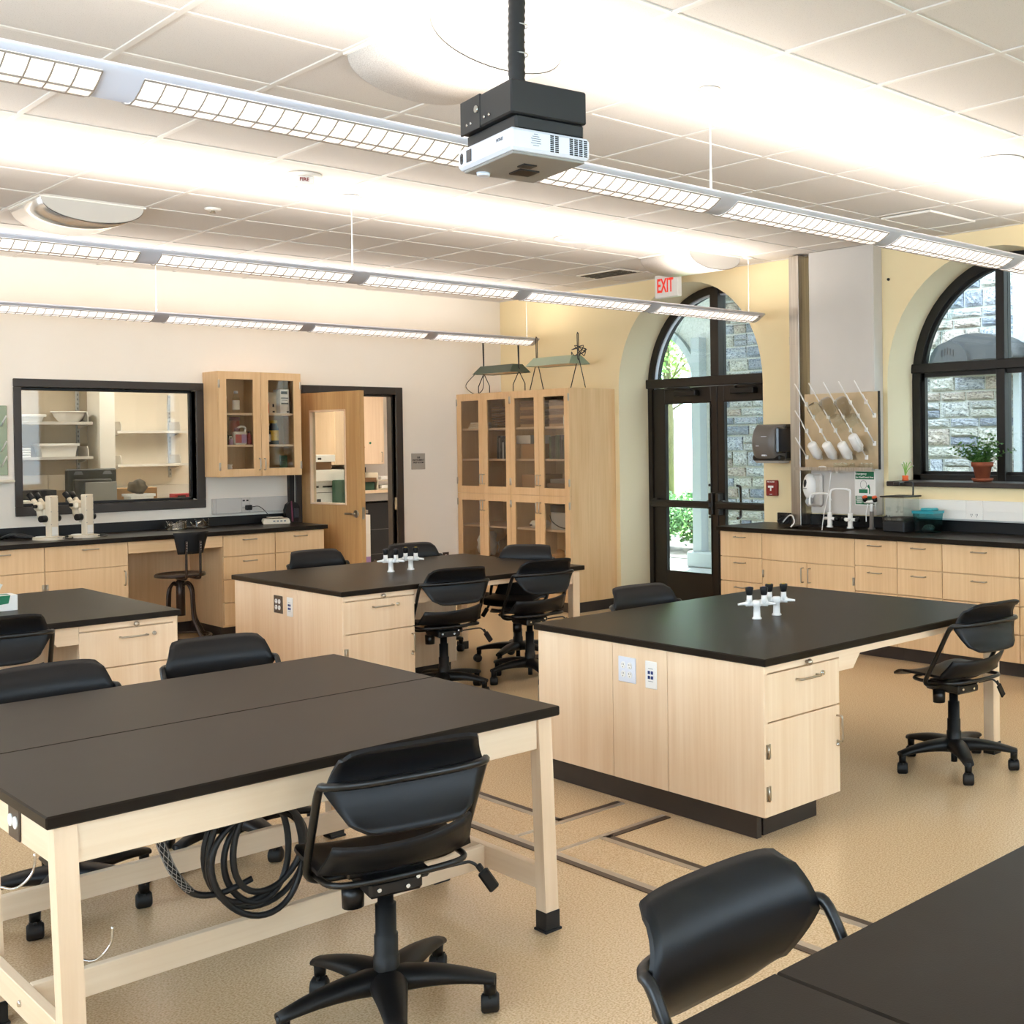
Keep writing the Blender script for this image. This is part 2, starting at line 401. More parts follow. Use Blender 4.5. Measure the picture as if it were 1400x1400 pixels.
for i in range(i0, i1):
    for j in range(j0, j1):
        xa, xb = max(GX + i * GD, X0), min(GX + (i + 1) * GD, WX); ya, yb = max(GY + j * GD, Y0), min(GY + (j + 1) * GD, WY)
        if xb - xa < .03 or yb - ya < .03 or (i, j) in FIX_CELLS: continue
        if tile_me is None:
            t = MB().box(-.5, .5, -.5, .5, 0, .022).build('ceiling_tile', 'tile_white', ceiling); tile_me = t.data
        else:
            t = bpy.data.objects.new('ceiling_tile', tile_me); C.objects.link(t); t.parent = ceiling
        t.location = ((xa + xb) / 2, (ya + yb) / 2, H + .002); t.scale = (xb - xa - .016, yb - ya - .016, 1)
# ---- back wall with the prep-room window and doorway
TH = 0.15
WIN = (2.977, 4.345, 1.169, 2.138); DOOR = (5.33, 6.323, 2.141)
mb = MB()
def wbx(x0, x1, z0, z1): mb.box(x0, x1, WY, WY + TH, z0, z1)
wbx(X0 - .15, WIN[0], 0, H + .1); wbx(WIN[0], WIN[1], 0, WIN[2]); wbx(WIN[0], WIN[1], WIN[3], H + .1)
wbx(WIN[1], DOOR[0], 0, H + .1); wbx(DOOR[0], DOOR[1], DOOR[2], H + .1); wbx(DOOR[1], WX + .55, 0, H + .1)
struct('wall_back', mb, 'wall_cream')
LWN = [(-.6, 1.8), (2.5, 4.9), (5.6, 8.0)]  # unseen windows added on the left to bring in more daylight
mb = MB(); ys_ = [Y0 - .15] + [v for w in LWN for v in w] + [WY]
for k in range(0, len(ys_), 2): mb.box(X0 - .15, X0, ys_[k], ys_[k + 1], 0, H + .1)
for a, b in LWN: mb.box(X0 - .15, X0, a, b, 0, .95); mb.box(X0 - .15, X0, a, b, 2.85, H + .1)
struct('wall_left', mb, 'wall_cream')
for n_, (a, b) in enumerate(LWN):
    mb = MB(); q = .06
    for (y0, y1, z0, z1) in ((a, b, .95, .95 + q), (a, b, 2.85 - q, 2.85), (a, a + q, .95, 2.85), (b - q, b, .95, 2.85), ((a + b) / 2 - .03, (a + b) / 2 + .03, .95, 2.85)): mb.box(X0 - .12, X0 - .02, y0, y1, z0, z1, .003)
    w_ = struct('window_%d' % (8 + n_), mb, 'bronze_dark', 'dark framed unseen window added left of the viewer for fill daylight')
    for y0, y1 in ((a + q, (a + b) / 2 - .03), ((a + b) / 2 + .03, b - q)): MB().box(X0 - .08, X0 - .074, y0, y1, .95 + q, 2.85 - q).build('pane', 'glass_window', w_)
FW = [(-.9, 1.3), (1.9, 4.1), (4.7, 6.9)]; FZ = (.95, 2.85)  # unseen windows added behind the viewer for cool daylight fill
mb = MB(); xs_ = [X0] + [v for w in FW for v in w] + [WX + .55]
for k in range(0, len(xs_), 2): mb.box(xs_[k], xs_[k + 1], Y0 - .15, Y0, 0, H + .1)
for a, b in FW: mb.box(a, b, Y0 - .15, Y0, 0, FZ[0]); mb.box(a, b, Y0 - .15, Y0, FZ[1], H + .1)
struct('wall_front', mb, 'wall_cream')
for n_, (a, b) in enumerate(FW):
    mb = MB(); q = .06
    for (x0, x1, z0, z1) in ((a, b, FZ[0], FZ[0] + q), (a, b, FZ[1] - q, FZ[1]), (a, a + q, FZ[0], FZ[1]), (b - q, b, FZ[0], FZ[1]), ((a + b) / 2 - .03, (a + b) / 2 + .03, FZ[0], FZ[1])): mb.box(x0, x1, Y0 - .12, Y0 - .02, z0, z1, .003)
    w_ = struct('window_%d' % (5 + n_), mb, 'bronze_dark', 'dark framed unseen window added behind the viewer for cool fill daylight')
    for x0, x1 in ((a + q, (a + b) / 2 - .03), ((a + b) / 2 + .03, b - q)): MB().box(x0, x1, Y0 - .08, Y0 - .074, FZ[0] + q, FZ[1] - q).build('pane', 'glass_window', w_)
# ---- right wall: two arched openings in a thick wall
XO = 8.12
RA = 0.955
ARCH = [(7.835, 2.155, 0.0), (4.588, 2.10, 1.27), (1.34, 2.10, 1.27)]      # centre y, spring z, sill z
def arch_pts(yc, sp, n=28, r=RA): return [(yc - r * math.cos(PI * k / n), sp + r * math.sin(PI * k / n)) for k in range(n + 1)]
mb = MB(); rev = MB(); HT = H + .1
def quad_pair(y0, y1, za0, za1, zb0, zb1):
    for x in (WX, XO): mb.add([(x, y0, za0), (x, y1, zb0), (x, y1, zb1), (x, y0, za1)], [(0, 1, 2, 3)])
ys = sorted([Y0 - .15, WY + .15] + [a[0] - RA for a in ARCH] + [a[0] + RA for a in ARCH])
for k in range(0, len(ys), 2): quad_pair(ys[k], ys[k + 1], 0, HT, 0, HT)
for yc, sp, sill in ARCH:
    ap = arch_pts(yc, sp)
    for (ya, za), (yb, zb) in zip(ap[:-1], ap[1:]):
        quad_pair(ya, yb, za, HT, zb, HT)
        rev.add([(WX, ya, za), (WX, yb, zb), (XO, yb, zb), (XO, ya, za)], [(0, 1, 2, 3)], True)
    if sill > 0: quad_pair(yc - RA, yc + RA, 0, sill, 0, sill)
    for y in (yc - RA, yc + RA): rev.add([(WX, y, sill), (WX, y, sp), (XO, y, sp), (XO, y, sill)], [(0, 1, 2, 3)])
    rev.add([(WX, yc - RA, sill), (WX, yc + RA, sill), (XO, yc + RA, sill), (XO, yc - RA, sill)], [(0, 1, 2, 3)])
wr = struct('wall_right', mb, 'wall_yellow')
rev.build('reveal', 'reveal', wr)
# ---- rubber baseboards
for nm, b in (('baseboard_back', (DOOR[1] + .08, WX, WY - .012, WY)), ('baseboard_right', (WX - .012, WX, 8.79, WY))):
    struct(nm, MB().box(b[0], b[1], b[2], b[3], 0, .1, .003), 'toe_rubber')
struct('baseboard_left', MB().box(X0, X0 + .012, Y0, WY, 0, .1, .003), 'toe_rubber')
# ---- prep-room window frame and pane
mb = MB(); f = .055
for (x0, x1, z0, z1) in ((WIN[0] - f, WIN[1] + f + .02, WIN[3], WIN[3] + f + .012), (WIN[0] - f, WIN[1] + f + .02, WIN[2] - f - .02, WIN[2]), (WIN[0] - f, WIN[0], WIN[2], WIN[3]), (WIN[1], WIN[1] + f + .02, WIN[2], WIN[3])):
    mb.box(x0, x1, WY - .02, WY + TH + .02, z0, z1, .004)
w1 = struct('window_1', mb, 'frame_dark', 'dark framed interior window looking into the prep room')
s = .022; mb = MB(); ym = WY + TH * .62
for (x0, x1, z0, z1) in ((WIN[0], WIN[1], WIN[3] - s, WIN[3]), (WIN[0], WIN[1], WIN[2], WIN[2] + s), (WIN[0], WIN[0] + s, WIN[2], WIN[3]), (WIN[1] - s, WIN[1], WIN[2], WIN[3])):
    mb.box(x0, x1, ym - .02, ym + .02, z0, z1, .002)
mb.build('stop', 'bronze_dark', w1)
MB().box(WIN[0] + .01, WIN[1] - .01, ym - .003, ym + .003, WIN[2] + .01, WIN[3] - .01).build('pane', 'glass_prep', w1)
# ---- prep-room doorway: frame and open leaf
mb = MB()
fx = .075
mb.box(DOOR[0] - fx, DOOR[0], WY - .02, WY + TH + .02, 0, DOOR[2] + fx, .004)
mb.box(DOOR[1], DOOR[1] + fx, WY - .02, WY + TH + .02, 0, DOOR[2] + fx, .004)
mb.box(DOOR[0], DOOR[1], WY - .02, WY + TH + .02, DOOR[2], DOOR[2] + fx, .004)
mb.box(DOOR[1] - .018, DOOR[1], WY + .05, WY + TH - .03, 0, DOOR[2]); mb.box(DOOR[0], DOOR[1], WY + .05, WY + TH - .03, DOOR[2] - .018, DOOR[2])
d1 = struct('door_1', mb, 'frame_dark', 'maple door with a glass light standing open to the prep room')
MB().box(DOOR[1] - .004, DOOR[1] + .001, WY - .012, WY + .03, .98, 1.10, .002).build('strike_plate', 'nickel', d1)
ang = math.atan2(-.91, .105); LW = .916; LH = 2.12
def leafm():
    M = Matrix.Rotation(ang, 4, 'Z'); M.translation = (5.335, 10.722, 0.012); return M
def leafbox(a0, a1, z0, z1, t0=0.0, t1=.045, b=.002): return MB().box(a0, a1, t0, t1, z0, z1, b)
mb = MB(); gz0, gz1, ga0, ga1 = 1.075, 1.955, .14, .70
for (a0, a1, z0, z1) in ((0, ga0, 0, LH), (ga1, LW, 0, LH), (ga0, ga1, 0, gz0), (ga0, ga1, gz1, LH)): mb.box(a0, a1, -.0225, .0225, z0, z1)
leaf = mb.xf(leafm()).build('leaf', 'birch_door', d1)
mb = MB(); q = .016
for (a0, a1, z0, z1) in ((ga0, ga1, gz0, gz0 + q), (ga0, ga1, gz1 - q, gz1), (ga0, ga0 + q, gz0, gz1), (ga1 - q, ga1, gz0, gz1)): mb.box(a0, a1, -.029, .029, z0, z1, .002)
mb.xf(leafm()).build('glass_stop', 'maple_pale', leaf)
MB().box(ga0 + .01, ga1 - .01, -.003, .003, gz0 + .01, gz1 - .01).xf(leafm()).build('pane', 'glass_prep', leaf)
for sg, nm in ((-1, 'handle'), (1, 'handle')):
    m2 = MB(); m2.cyl((LW - .07, sg * .02, 1.0), (LW - .07, sg * .034, 1.0), .036, .033, 18); m2.cyl((LW - .07, sg * .034, 1.0), (LW - .07, sg * .06, 1.0), .011, .011, 10)
    m2.tube(spl([(LW - .07, sg * .058, 1.0), (LW - .09, sg * .062, 1.0), (LW - .19, sg * .06, 1.0)], 4), [.011] * 8 + [.009], 8)
    m2.xf(leafm()).build(nm, 'nickel', leaf)
MB().box(LW - .001, LW + .002, -.014, .014, .95, 1.06).xf(leafm()).build('latch_plate', 'nickel', leaf)
MB().box(.25, .5, .0225, .0228, 1.55, 1.556).xf(leafm())
# ---- arched exterior door (double leaf, fanlight)
def arch_band(mb, yc, sp, r_out, r_in, x0, x1, n=36):
    for k in range(n):
        a, b = PI * k / n, PI * (k + 1) / n
        P = [(yc - r * math.cos(t), sp + r * math.sin(t)) for r, t in ((r_out, a), (r_out, b), (r_in, b), (r_in, a))]
        mb.prism(P, 'x', x0, x1)
def arch_pane(yc, sp, r, ya, yb, z0, x, n=24):
    """flat fanlight pane between ya and yb, from z0 up to the curve"""
    P = [(ya, z0), (yb, z0)]
    for k in range(n + 1):
        y = yb + (ya - yb) * k / n; P.append((y, sp + math.sqrt(max(0, r * r - (y - yc) ** 2))))
    return MB().prism(P, 'x', x - .004, x + .004)
yc, sp, _ = ARCH[0]
XD = 8.0
mb = MB(); fw = .075
mb.box(XD, XD + .11, yc + RA - .055, yc + RA, 0, sp); mb.box(XD, XD + .11, yc - RA, yc - RA + .055, 0, sp)
arch_band(mb, yc, sp, RA, RA - .075, XD, XD + .11)
mb.box(XD - .03, XD + .11, yc - RA, yc + RA, 2.165, 2.255, .006)
mb.box(XD - .012, XD + .1, yc - .055, yc + .055, 2.255, sp + RA - .03, .004)
d2 = struct('door_2', mb, 'bronze', 'dark bronze arched double door with a fanlight')
m2 = MB(); arch_band(m2, yc, sp, RA - .075, RA - .088, XD + .02, XD + .05); m2.build('bead', 'lum_grey', d2)
for a0, a1 in ((yc + .055, yc + RA - .08), (yc - RA + .08, yc - .055)):
    arch_pane(yc, sp, RA - .08, a0, a1, 2.255, XD + .06).build('pane', 'glass_window', d2)
for sgn in (1, -1):
    a_in, a_out = yc + sgn * .006, yc + sgn * (RA - .058)
    lo, hi = min(a_in, a_out), max(a_in, a_out)
    gi, go = yc + sgn * .085, yc + sgn * (RA - .225)
    g0, g1 = min(gi, go), max(gi, go)
    mb = MB()
    for (y0, y1, z0, z1) in ((lo, g0, .02, 2.16), (g1, hi, .02, 2.16), (g0, g1, .02, .345), (g0, g1, 2.015, 2.16)): mb.box(XD + .02, XD + .07, y0, y1, z0, z1, .003)
    lf = mb.build('leaf', 'bronze', d2)
    MB().box(XD + .042, XD + .048, g0, g1, .345, 2.015).build('pane', 'glass_window', lf)
    m2 = MB(); q = .012
    for (y0, y1, z0, z1) in ((g0, g0 + q, .345, 2.015), (g1 - q, g1, .345, 2.015), (g0, g1, .345, .345 + q), (g0, g1, 2.015 - q, 2.015)): m2.box(XD + .014, XD + .03, y0, y1, z0, z1)
    m2.build('glazing_bead', 'bronze_dark', lf)
    m2 = MB(); m2.box(XD - .07, XD - .02, lo + .02, hi - .02, .99, 1.06, .016); m2.box(XD - .04, XD + .02, lo + .02, lo + .1, .985, 1.07, .01); m2.box(XD - .04, XD + .02, hi - .1, hi - .02, .985, 1.07, .01)
    m2.box(XD - .05, XD + .02, (yc + sgn * .045) - .028, (yc + sgn * .045) + .028, .93, 1.14, .008)
    m2.build('push_bar', 'bronze', lf)
    m2 = MB(); m2.box(XD - .055, XD + .02, yc + sgn * .38 - .15, yc + sgn * .38 + .15, 2.075, 2.13, .008)
    m2.tube([(XD - .03, yc + sgn * .30, 2.13), (XD - .05, yc + sgn * .30, 2.15), (XD - .16, yc + sgn * .48, 2.15), (XD - .04, yc + sgn * .66, 2.155)], .010, 6); m2.build('door_closer', 'bronze_dark', lf)
    m2 = MB(); yh = yc + sgn * -.0 + (-.20 if sgn < 0 else .17); m2.tube(spl([(XD + .07, yh, .90), (XD + .11, yh, .91), (XD + .12, yh, .96), (XD + .12, yh, 1.15), (XD + .11, yh, 1.20), (XD + .07, yh, 1.21)], 4), .013, 8)
    m2.build('pull_handle', 'bronze_dark', lf)
struct('trim_5', MB().box(WX, XO + .05, yc - RA, yc + RA, -.02, .012, .004), 'alu_strip')
# ---- arched window
def arched_window(yc, sp, wn_, wl_, ws_):
    XW = 7.955
    mb = MB(); z0 = 1.29
    mb.box(XW, XW + .10, yc + RA - .075, yc + RA, z0, sp); mb.box(XW, XW + .10, yc - RA, yc - RA + .075, z0, sp)
    arch_band(mb, yc, sp, RA, RA - .08, XW, XW + .10)
    mb.box(XW - .02, XW + .10, yc - RA, yc + RA, 2.165, 2.24, .005); mb.box(XW, XW + .10, yc - RA, yc + RA, z0, 1.345, .004)
    for ym in (yc + .132, yc - .132): mb.box(XW - .006, XW + .1, ym - .038, ym + .038, z0, sp + math.sqrt(RA ** 2 - (ym - yc) ** 2) - .02, .004)
    w2 = struct(wn_, mb, 'bronze_dark', wl_)
    m2 = MB(); arch_band(m2, yc, sp, RA - .08, RA - .10, XW + .03, XW + .07)
    for (a, b) in ((yc + RA - .105, yc + RA - .075), (yc - RA + .075, yc - RA + .105)): m2.box(XW + .03, XW + .07, a, b, 1.345, 2.165)
    m2.box(XW + .03, XW + .07, yc - RA + .075, yc + RA - .075, 2.13, 2.165); m2.box(XW + .03, XW + .07, yc - RA + .075, yc + RA - .075, 1.345, 1.37)
    m2.build('sash', 'bronze_dark', w2)
    ED = [(yc + .17, yc + RA - .085), (yc - .094, yc + .094), (yc - RA + .085, yc - .17)]
    for a, b in ED:
        MB().box(XW + .047, XW + .053, a, b, 1.345, 2.165).build('pane', 'glass_window', w2)
        arch_pane(yc, sp, RA - .085, a, b, 2.24, XW + .05).build('pane', 'glass_window', w2)
    struct(ws_, MB().box(WX - .045, XW + .005, yc - RA - .01, yc + RA - .008, 1.262, 1.30, .006), 'toe_rubber')

arched_window(4.588, 2.10, 'window_2', 'dark bronze arched window facing a stone wall', 'trim_3')
arched_window(1.34, 2.10, 'window_4', 'dark bronze arched window nearer the viewer, past the right edge', 'trim_4')
# ---- trench duct strips inlaid in the floor
tr = struct('trim_1', MB().box(2.885, 3.125, 2.2, 9.2, 0, .0016), 'floor_vinyl', 'floor trench duct cover edged with metal strips')
def strip(x0, x1, y0, y1, m): MB().box(x0, x1, y0, y1, 0, .004).build('strip', m, tr)
strip(2.872, 2.900, 2.2, 9.2, 'alu_strip'); strip(2.846, 2.872, 2.2, 9.2, 'brown_strip')
for (y0, y1) in ((2.2, 3.745), (4.055, 9.2)): strip(3.112, 3.138, y0, y1, 'alu_strip'); strip(3.138, 3.166, y0, y1, 'brown_strip')
for y, d in ((3.765, -1), (4.035, 1)):
    strip(2.9, 3.49, y - .012, y + .012, 'alu_strip'); strip(3.138, 3.49, min(y + d * .012, y + d * .042), max(y + d * .012, y + d * .042), 'brown_strip')
# ================================================================== lights on the ceiling
LUMY = [3.631, 6.752, 9.85]
LX1 = 7.37; SEG = 1.225
LBL = ['near', 'middle', 'far']
ZL = 2.695; ZB = 2.636; HW = .13
def belly(y): return ZB + (ZL - ZB) * (abs(y) / HW) ** 1.7
for li, ly in enumerate(LUMY):
    n = 7; xs = LX1 - SEG * n
    lab = ['long suspended linear light running nearest, behind the projector', 'long suspended linear light in the middle of the three', 'long suspended linear light farthest away, beside the back wall'][li]
    L = thing('pendant_light', lab, 'light', (LX1 - SEG * n / 2, ly, ZL), 'long suspended linear lights')
    prof = [(ly + HW * t, belly(HW * t)) for t in [k / 8 for k in range(-8, 9)]] + [(ly + HW, ZL + .006), (ly + HW * .9, ZL + .014), (ly + HW * .8, ZL + .012), (ly - HW * .8, ZL + .012), (ly - HW * .9, ZL + .014), (ly - HW, ZL + .006)]
    MB().prism(prof, 'x', xs, LX1, True).build('housing', 'lum_grey', L)
    for k in range(n):
        a0, a1 = xs + k * SEG + .055, xs + (k + 1) * SEG - .055
        lens = MB(); lou = MB(); m = 6; w = .86
        P = [(ly + HW * w * (2 * q / m - 1)) for q in range(m + 1)]
        top = [(y, belly(y - ly) - .002) for y in P]
        lens.prism(top + [(y, z + .003) for y, z in reversed(top)], 'x', a0, a1, True)
        lo = lens.build('lens', 'lens', L)
        nc = 19
        for c in range(nc + 1):
            xx = a0 + (a1 - a0) * c / nc
            lou.prism([(y, z - .001) for y, z in top] + [(y, z - .004) for y, z in reversed(top)], 'x', xx - .0016, xx + .0016)
        for q in (0, 2, 4, 6): lou.box(a0, a1, top[q][0] - .0016, top[q][0] + .0016, top[q][1] - .005, top[q][1])
        lou.build('louver', 'louver', lo)
    for xr in [LX1 - SEG * k for k in (0.05, 3, 6)]:
        x = xr - (.0 if xr < 7 else .0)
        m2 = MB(); m2.cyl((x, ly, ZL + .01), (x, ly, H), .0035 if li != 0 else .004, seg=6)
        m2.cyl((x, ly, H - .003), (x, ly, H - .012), .05, .03, 16); m2.cyl((x, ly, H - .05), (x, ly, H - .012), .007, .007, 8); m2.cyl((x, ly, ZL + .01), (x, ly, ZL + .05), .007, .007, 8)
        m2.build('suspension_rod', 'white_paint', L)
    ld = bpy.data.lights.new('uplight', 'AREA'); ld.shape = 'RECTANGLE'; ld.size = SEG * n - .3; ld.size_y = .15; ld.energy = LUM_UP * n; ld.color = (1.0, .92, .84); ld.spread = PI
    lo = bpy.data.objects.new('uplight', ld); C.objects.link(lo); lo.parent = L; lo.location = (0, 0, .034); lo.rotation_euler = (PI, 0, 0)
# ---- curved ceiling diffusers
def diffuser(i, j, label, m):
    xa, xb = GX + i * GD + .01, GX + (i + 1) * GD - .01; ya, yb = GY + j * GD + .01, GY + (j + 1) * GD - .01
    D = thing('air_diffuser', label, 'air diffuser', ((xa + xb) / 2, (ya + yb) / 2, H), 'curved ceiling air diffusers')
    xm = (xa + xb) / 2; hw = (xb - xa) / 2; dp = .135
    arc = [(xm + hw * math.cos(t), H - dp * math.sin(t) ** .8) for t in [PI * k / 20 for k in range(21)]]
    MB().prism(arc + [(x, z + .004) for x, z in reversed(arc)], 'y', ya, yb, True).build('curved_panel', m, D)
    for y in (ya, yb - .004): MB().prism(arc, 'y', y, y + .004).build('end_plate', 'chase_grey', D)
    mb = MB(); mb.box(xa - .01, xb + .01, ya - .01, ya + .004, H - .012, H); mb.box(xa - .01, xb + .01, yb - .004, yb + .01, H - .012, H); mb.box(xa - .01, xa + .004, ya, yb, H - .012, H); mb.box(xb - .004, xb + .01, ya, yb, H - .012, H)
    mb.box(xa - .012, xb + .012, ya - .012, yb + .012, H + .006, H + .024); mb.build('frame', 'white_paint', D)
    return D
diffuser(-3, 6, 'shiny curved metal ceiling diffuser at the far left', 'diffuser_metal')
diffuser(-3, -1, 'large white perforated ceiling diffuser behind the projector pole', 'diffuser')
diffuser(4, 4, 'curved white ceiling diffuser above the exit sign', 'diffuser')
# ---- ceiling speakers
for x, y, lab in ((5.655, 7.035, 'round ceiling speaker above the middle pendant light'), (5.79, 3.43, 'round ceiling speaker at the right, before the arched window')):
    S = thing('ceiling_speaker', lab, 'speaker', (x, y, H), 'round ceiling speakers')
    MB().lathe([(.10, 0), (.10, -.010), (.135, -.010), (.138, -.002), (.138, .001)], (x, y, H - .003), 32).build('ring', 'white_paint', S)
    MB().cyl((x, y, H - .003), (x, y, H - .008), .105, .10, 32).build('grille', 'ivory', S)
# ---- slotted return air vent
V = thing('air_vent', 'white slotted air vent in the ceiling beside the exit sign', 'vent', (7.02, 8.24, H))
MB().box(6.9, 7.15, 7.94, 8.54, H - .012, H - .002, .003).build('frame', 'white_paint', V)
for k in range(4):
    x = 6.932 + k * .056; MB().box(x, x + .034, 7.965, 8.515, H - .016, H - .011).build('slot', 'text_black', V)
# ---- access panel
A = thing('access_panel', 'square ceiling access panel with bright edges near the arched window', 'panel', (6.96, 4.66, H))
MB().box(6.69, 7.215, 4.50, 4.88, H - .012, H - .004).build('door_panel', 'tile_white', A)
mb = MB(); mb.box(6.67, 7.235, 4.485, 4.50, H - .016, H - .003); mb.box(6.67, 7.235, 4.88, 4.895, H - .016, H - .003); mb.box(6.67, 6.69, 4.5, 4.88, H - .016, H - .003); mb.box(7.215, 7.235, 4.5, 4.88, H - .016, H - .003); mb.build('trim_frame', 'white_paint', A)
# ---- fire strobe and sprinkler
S = thing('fire_strobe', 'white ceiling fire alarm strobe with clear dome', 'fire alarm', (3.226, 6.42, H))
x, y = 3.226, 6.42
MB().lathe([(0, 0), (.095, 0), (.095, -.012), (.06, -.02), (0, -.02)], (x, y, H), 28).build('base', 'white_paint', S)
a = math.atan2(6.42, 3.226); ca, sa = math.cos(a), math.sin(a)
MB().box(-.03, .055, -.052, .052, -.062, -.018, .006).xf(Matrix.Translation((x, y, H)) @ Matrix.Rotation(a + PI, 4, 'Z')).build('body', 'white_plastic', S)
t = text_mb('FIRE', .028, .001, .0006)
t.xf(Matrix.Translation((x, y, H)) @ Matrix.Rotation(a + PI, 4, 'Z') @ Matrix.Translation((.0565, 0, -.038)) @ face_m('+X', (0, 0, 0))).build('lettering', 'red_pull', S)
MB().sphere((x, y, H - .066), .05, 16, 8, (1, 1, .75)).build('dome', 'glass_clear', S)
S = thing('sprinkler', 'small white ceiling sprinkler head', 'sprinkler', (3.261, 7.732, H))
MB().lathe([(0, 0), (.05, 0), (.05, -.008), (.028, -.014), (0, -.014)], (3.261, 7.732, H), 20).build('escutcheon', 'white_paint', S)
MB().lathe([(.012, -.014), (.012, -.026), (.02, -.028), (.02, -.032), (0, -.032)], (3.261, 7.732, H), 12).build('head', 'nickel', S)
# ---- exit sign
E_ = thing('exit_sign', 'white ceiling exit sign with red letters above the arched door', 'sign', (7.40, 7.83, H))
MB().box(7.37, 7.425, 7.68, 7.985, 2.95, 3.158, .006).build('housing', 'white_plastic', E_)
MB().box(7.385, 7.41, 7.76, 7.90, 3.158, H, .003).build('canopy', 'white_paint', E_)
t = text_mb('EXIT', .17, .0015, .003); M = face_m('-X', (7.3685, 7.845, 3.053)) @ Matrix.Diagonal((.62, 1.05, 1, 1)); t.xf(M).build('lettering', 'red_exit', E_)
# ---- projector on its pole
P = thing('projector_mount', 'black ceiling mount box on a corrugated pole', 'mount', (1.985, 2.70, H))
pts = [(1.985 + .004 * math.sin(k * .11), 2.70, H - k * .011) for k in range(0, 52)]
MB().tube(pts, [(.0245 if k % 2 else .0222) for k in range(52)], 16).build('pole', 'black_box', P)
m2 = MB()
for z in (3.02, 2.90, 2.80, 2.72): m2.lathe([(.0255, -.002), (.027, 0), (.0255, .002)], (1.985 + .004, 2.70, z), 16)
m2.build('cable_tie', 'mesh_metal', P)
rp = Matrix.Translation((2.0, 2.715, 0)) @ Matrix.Rotation(math.radians(-9), 4, 'Z')
m2 = MB().box(-.105, .125, -.155, .155, 2.515, 2.605, .004); m2.box(-.107, -.10, .03, .155, 2.513, 2.607, .001); m2.xf(rp).build('mount_box', 'black_box', P)
m2 = MB(); m2.cyl((-.107, .045, 2.566), (-.113, .045, 2.566), .011, .010, 14)
for q in (.11, .085, .0, -.03): m2.cyl((-.106, q, 2.535), (-.110, q, 2.535), .005, .004, 8)
m2.xf(rp).build('lock', 'chrome', P)
J = thing('projector', 'silver ceiling projector hanging under the black mount box', 'projector', (2.0, 2.715, 2.40))
m2 = MB().box(-.112, .13, -.165, .165, 2.415, 2.475, .008); m2.xf(rp).build('body', 'silver_plastic', J)
m2 = MB().box(-.09, .12, -.15, .15, 2.475, 2.515, .006); m2.xf(rp).build('top_cover', 'black_box', J)
MB().box(-.1, .12, -.15, .15, 2.408, 2.416, .002).xf(rp).build('underside', 'bench_grey', J)
m2 = MB(); m2.box(-.114, -.111, .075, .105, 2.428, 2.462); m2.xf(rp).build('lens', 'clear_dark', J)
m2 = MB(); m2.cyl((-.1135, .138, 2.438), (-.1115, .138, 2.438), .009, seg=12); m2.cyl((-.1135, .138, 2.452), (-.1115, .138, 2.452), .009, seg=12); m2.box(-.1135, -.1115, .129, .147, 2.438, 2.452); m2.xf(rp).build('sensor', 'clear_dark', J)
m2 = MB()
for a in range(8):
    for b in range(9):
        if a in (2, 3): continue
        m2.box(.005 + a * .0148, .005 + a * .0148 + .0105, -.1662, -.1645, 2.422 + b * .0052, 2.4255 + b * .0052)
m2.xf(rp).build('vent_slots', 'text_black', J)
text_mb('EPSON', .013, .0006).xf(rp @ face_m('-X', (-.1128, -.10, 2.452)) @ Matrix.Rotation(PI, 4, 'Z')).build('lettering', 'text_grey', J)
m2 = MB()
for k, w in enumerate((.018, .03, .026, .03, .02, .012)): m2.box(-.038 - w / 2, -.038 + w / 2, -.1660, -.1648, 2.432 + k * .006, 2.4335 + k * .006)
m2.xf(rp).build('print_lines', 'text_grey', J)
m2 = MB(); m2.box(.0, .06, .0, .07, 2.404, 2.409); m2.box(-.02, .02, -.06, -.02, 2.404, 2.409); m2.xf(rp).build('filter_door', 'bronze_dark', J)
m2 = MB(); m2.cyl((-.06, .11, 2.408), (-.06, .11, 2.398), .02, .018, 12); m2.xf(rp).build('foot', 'silver_plastic', J)
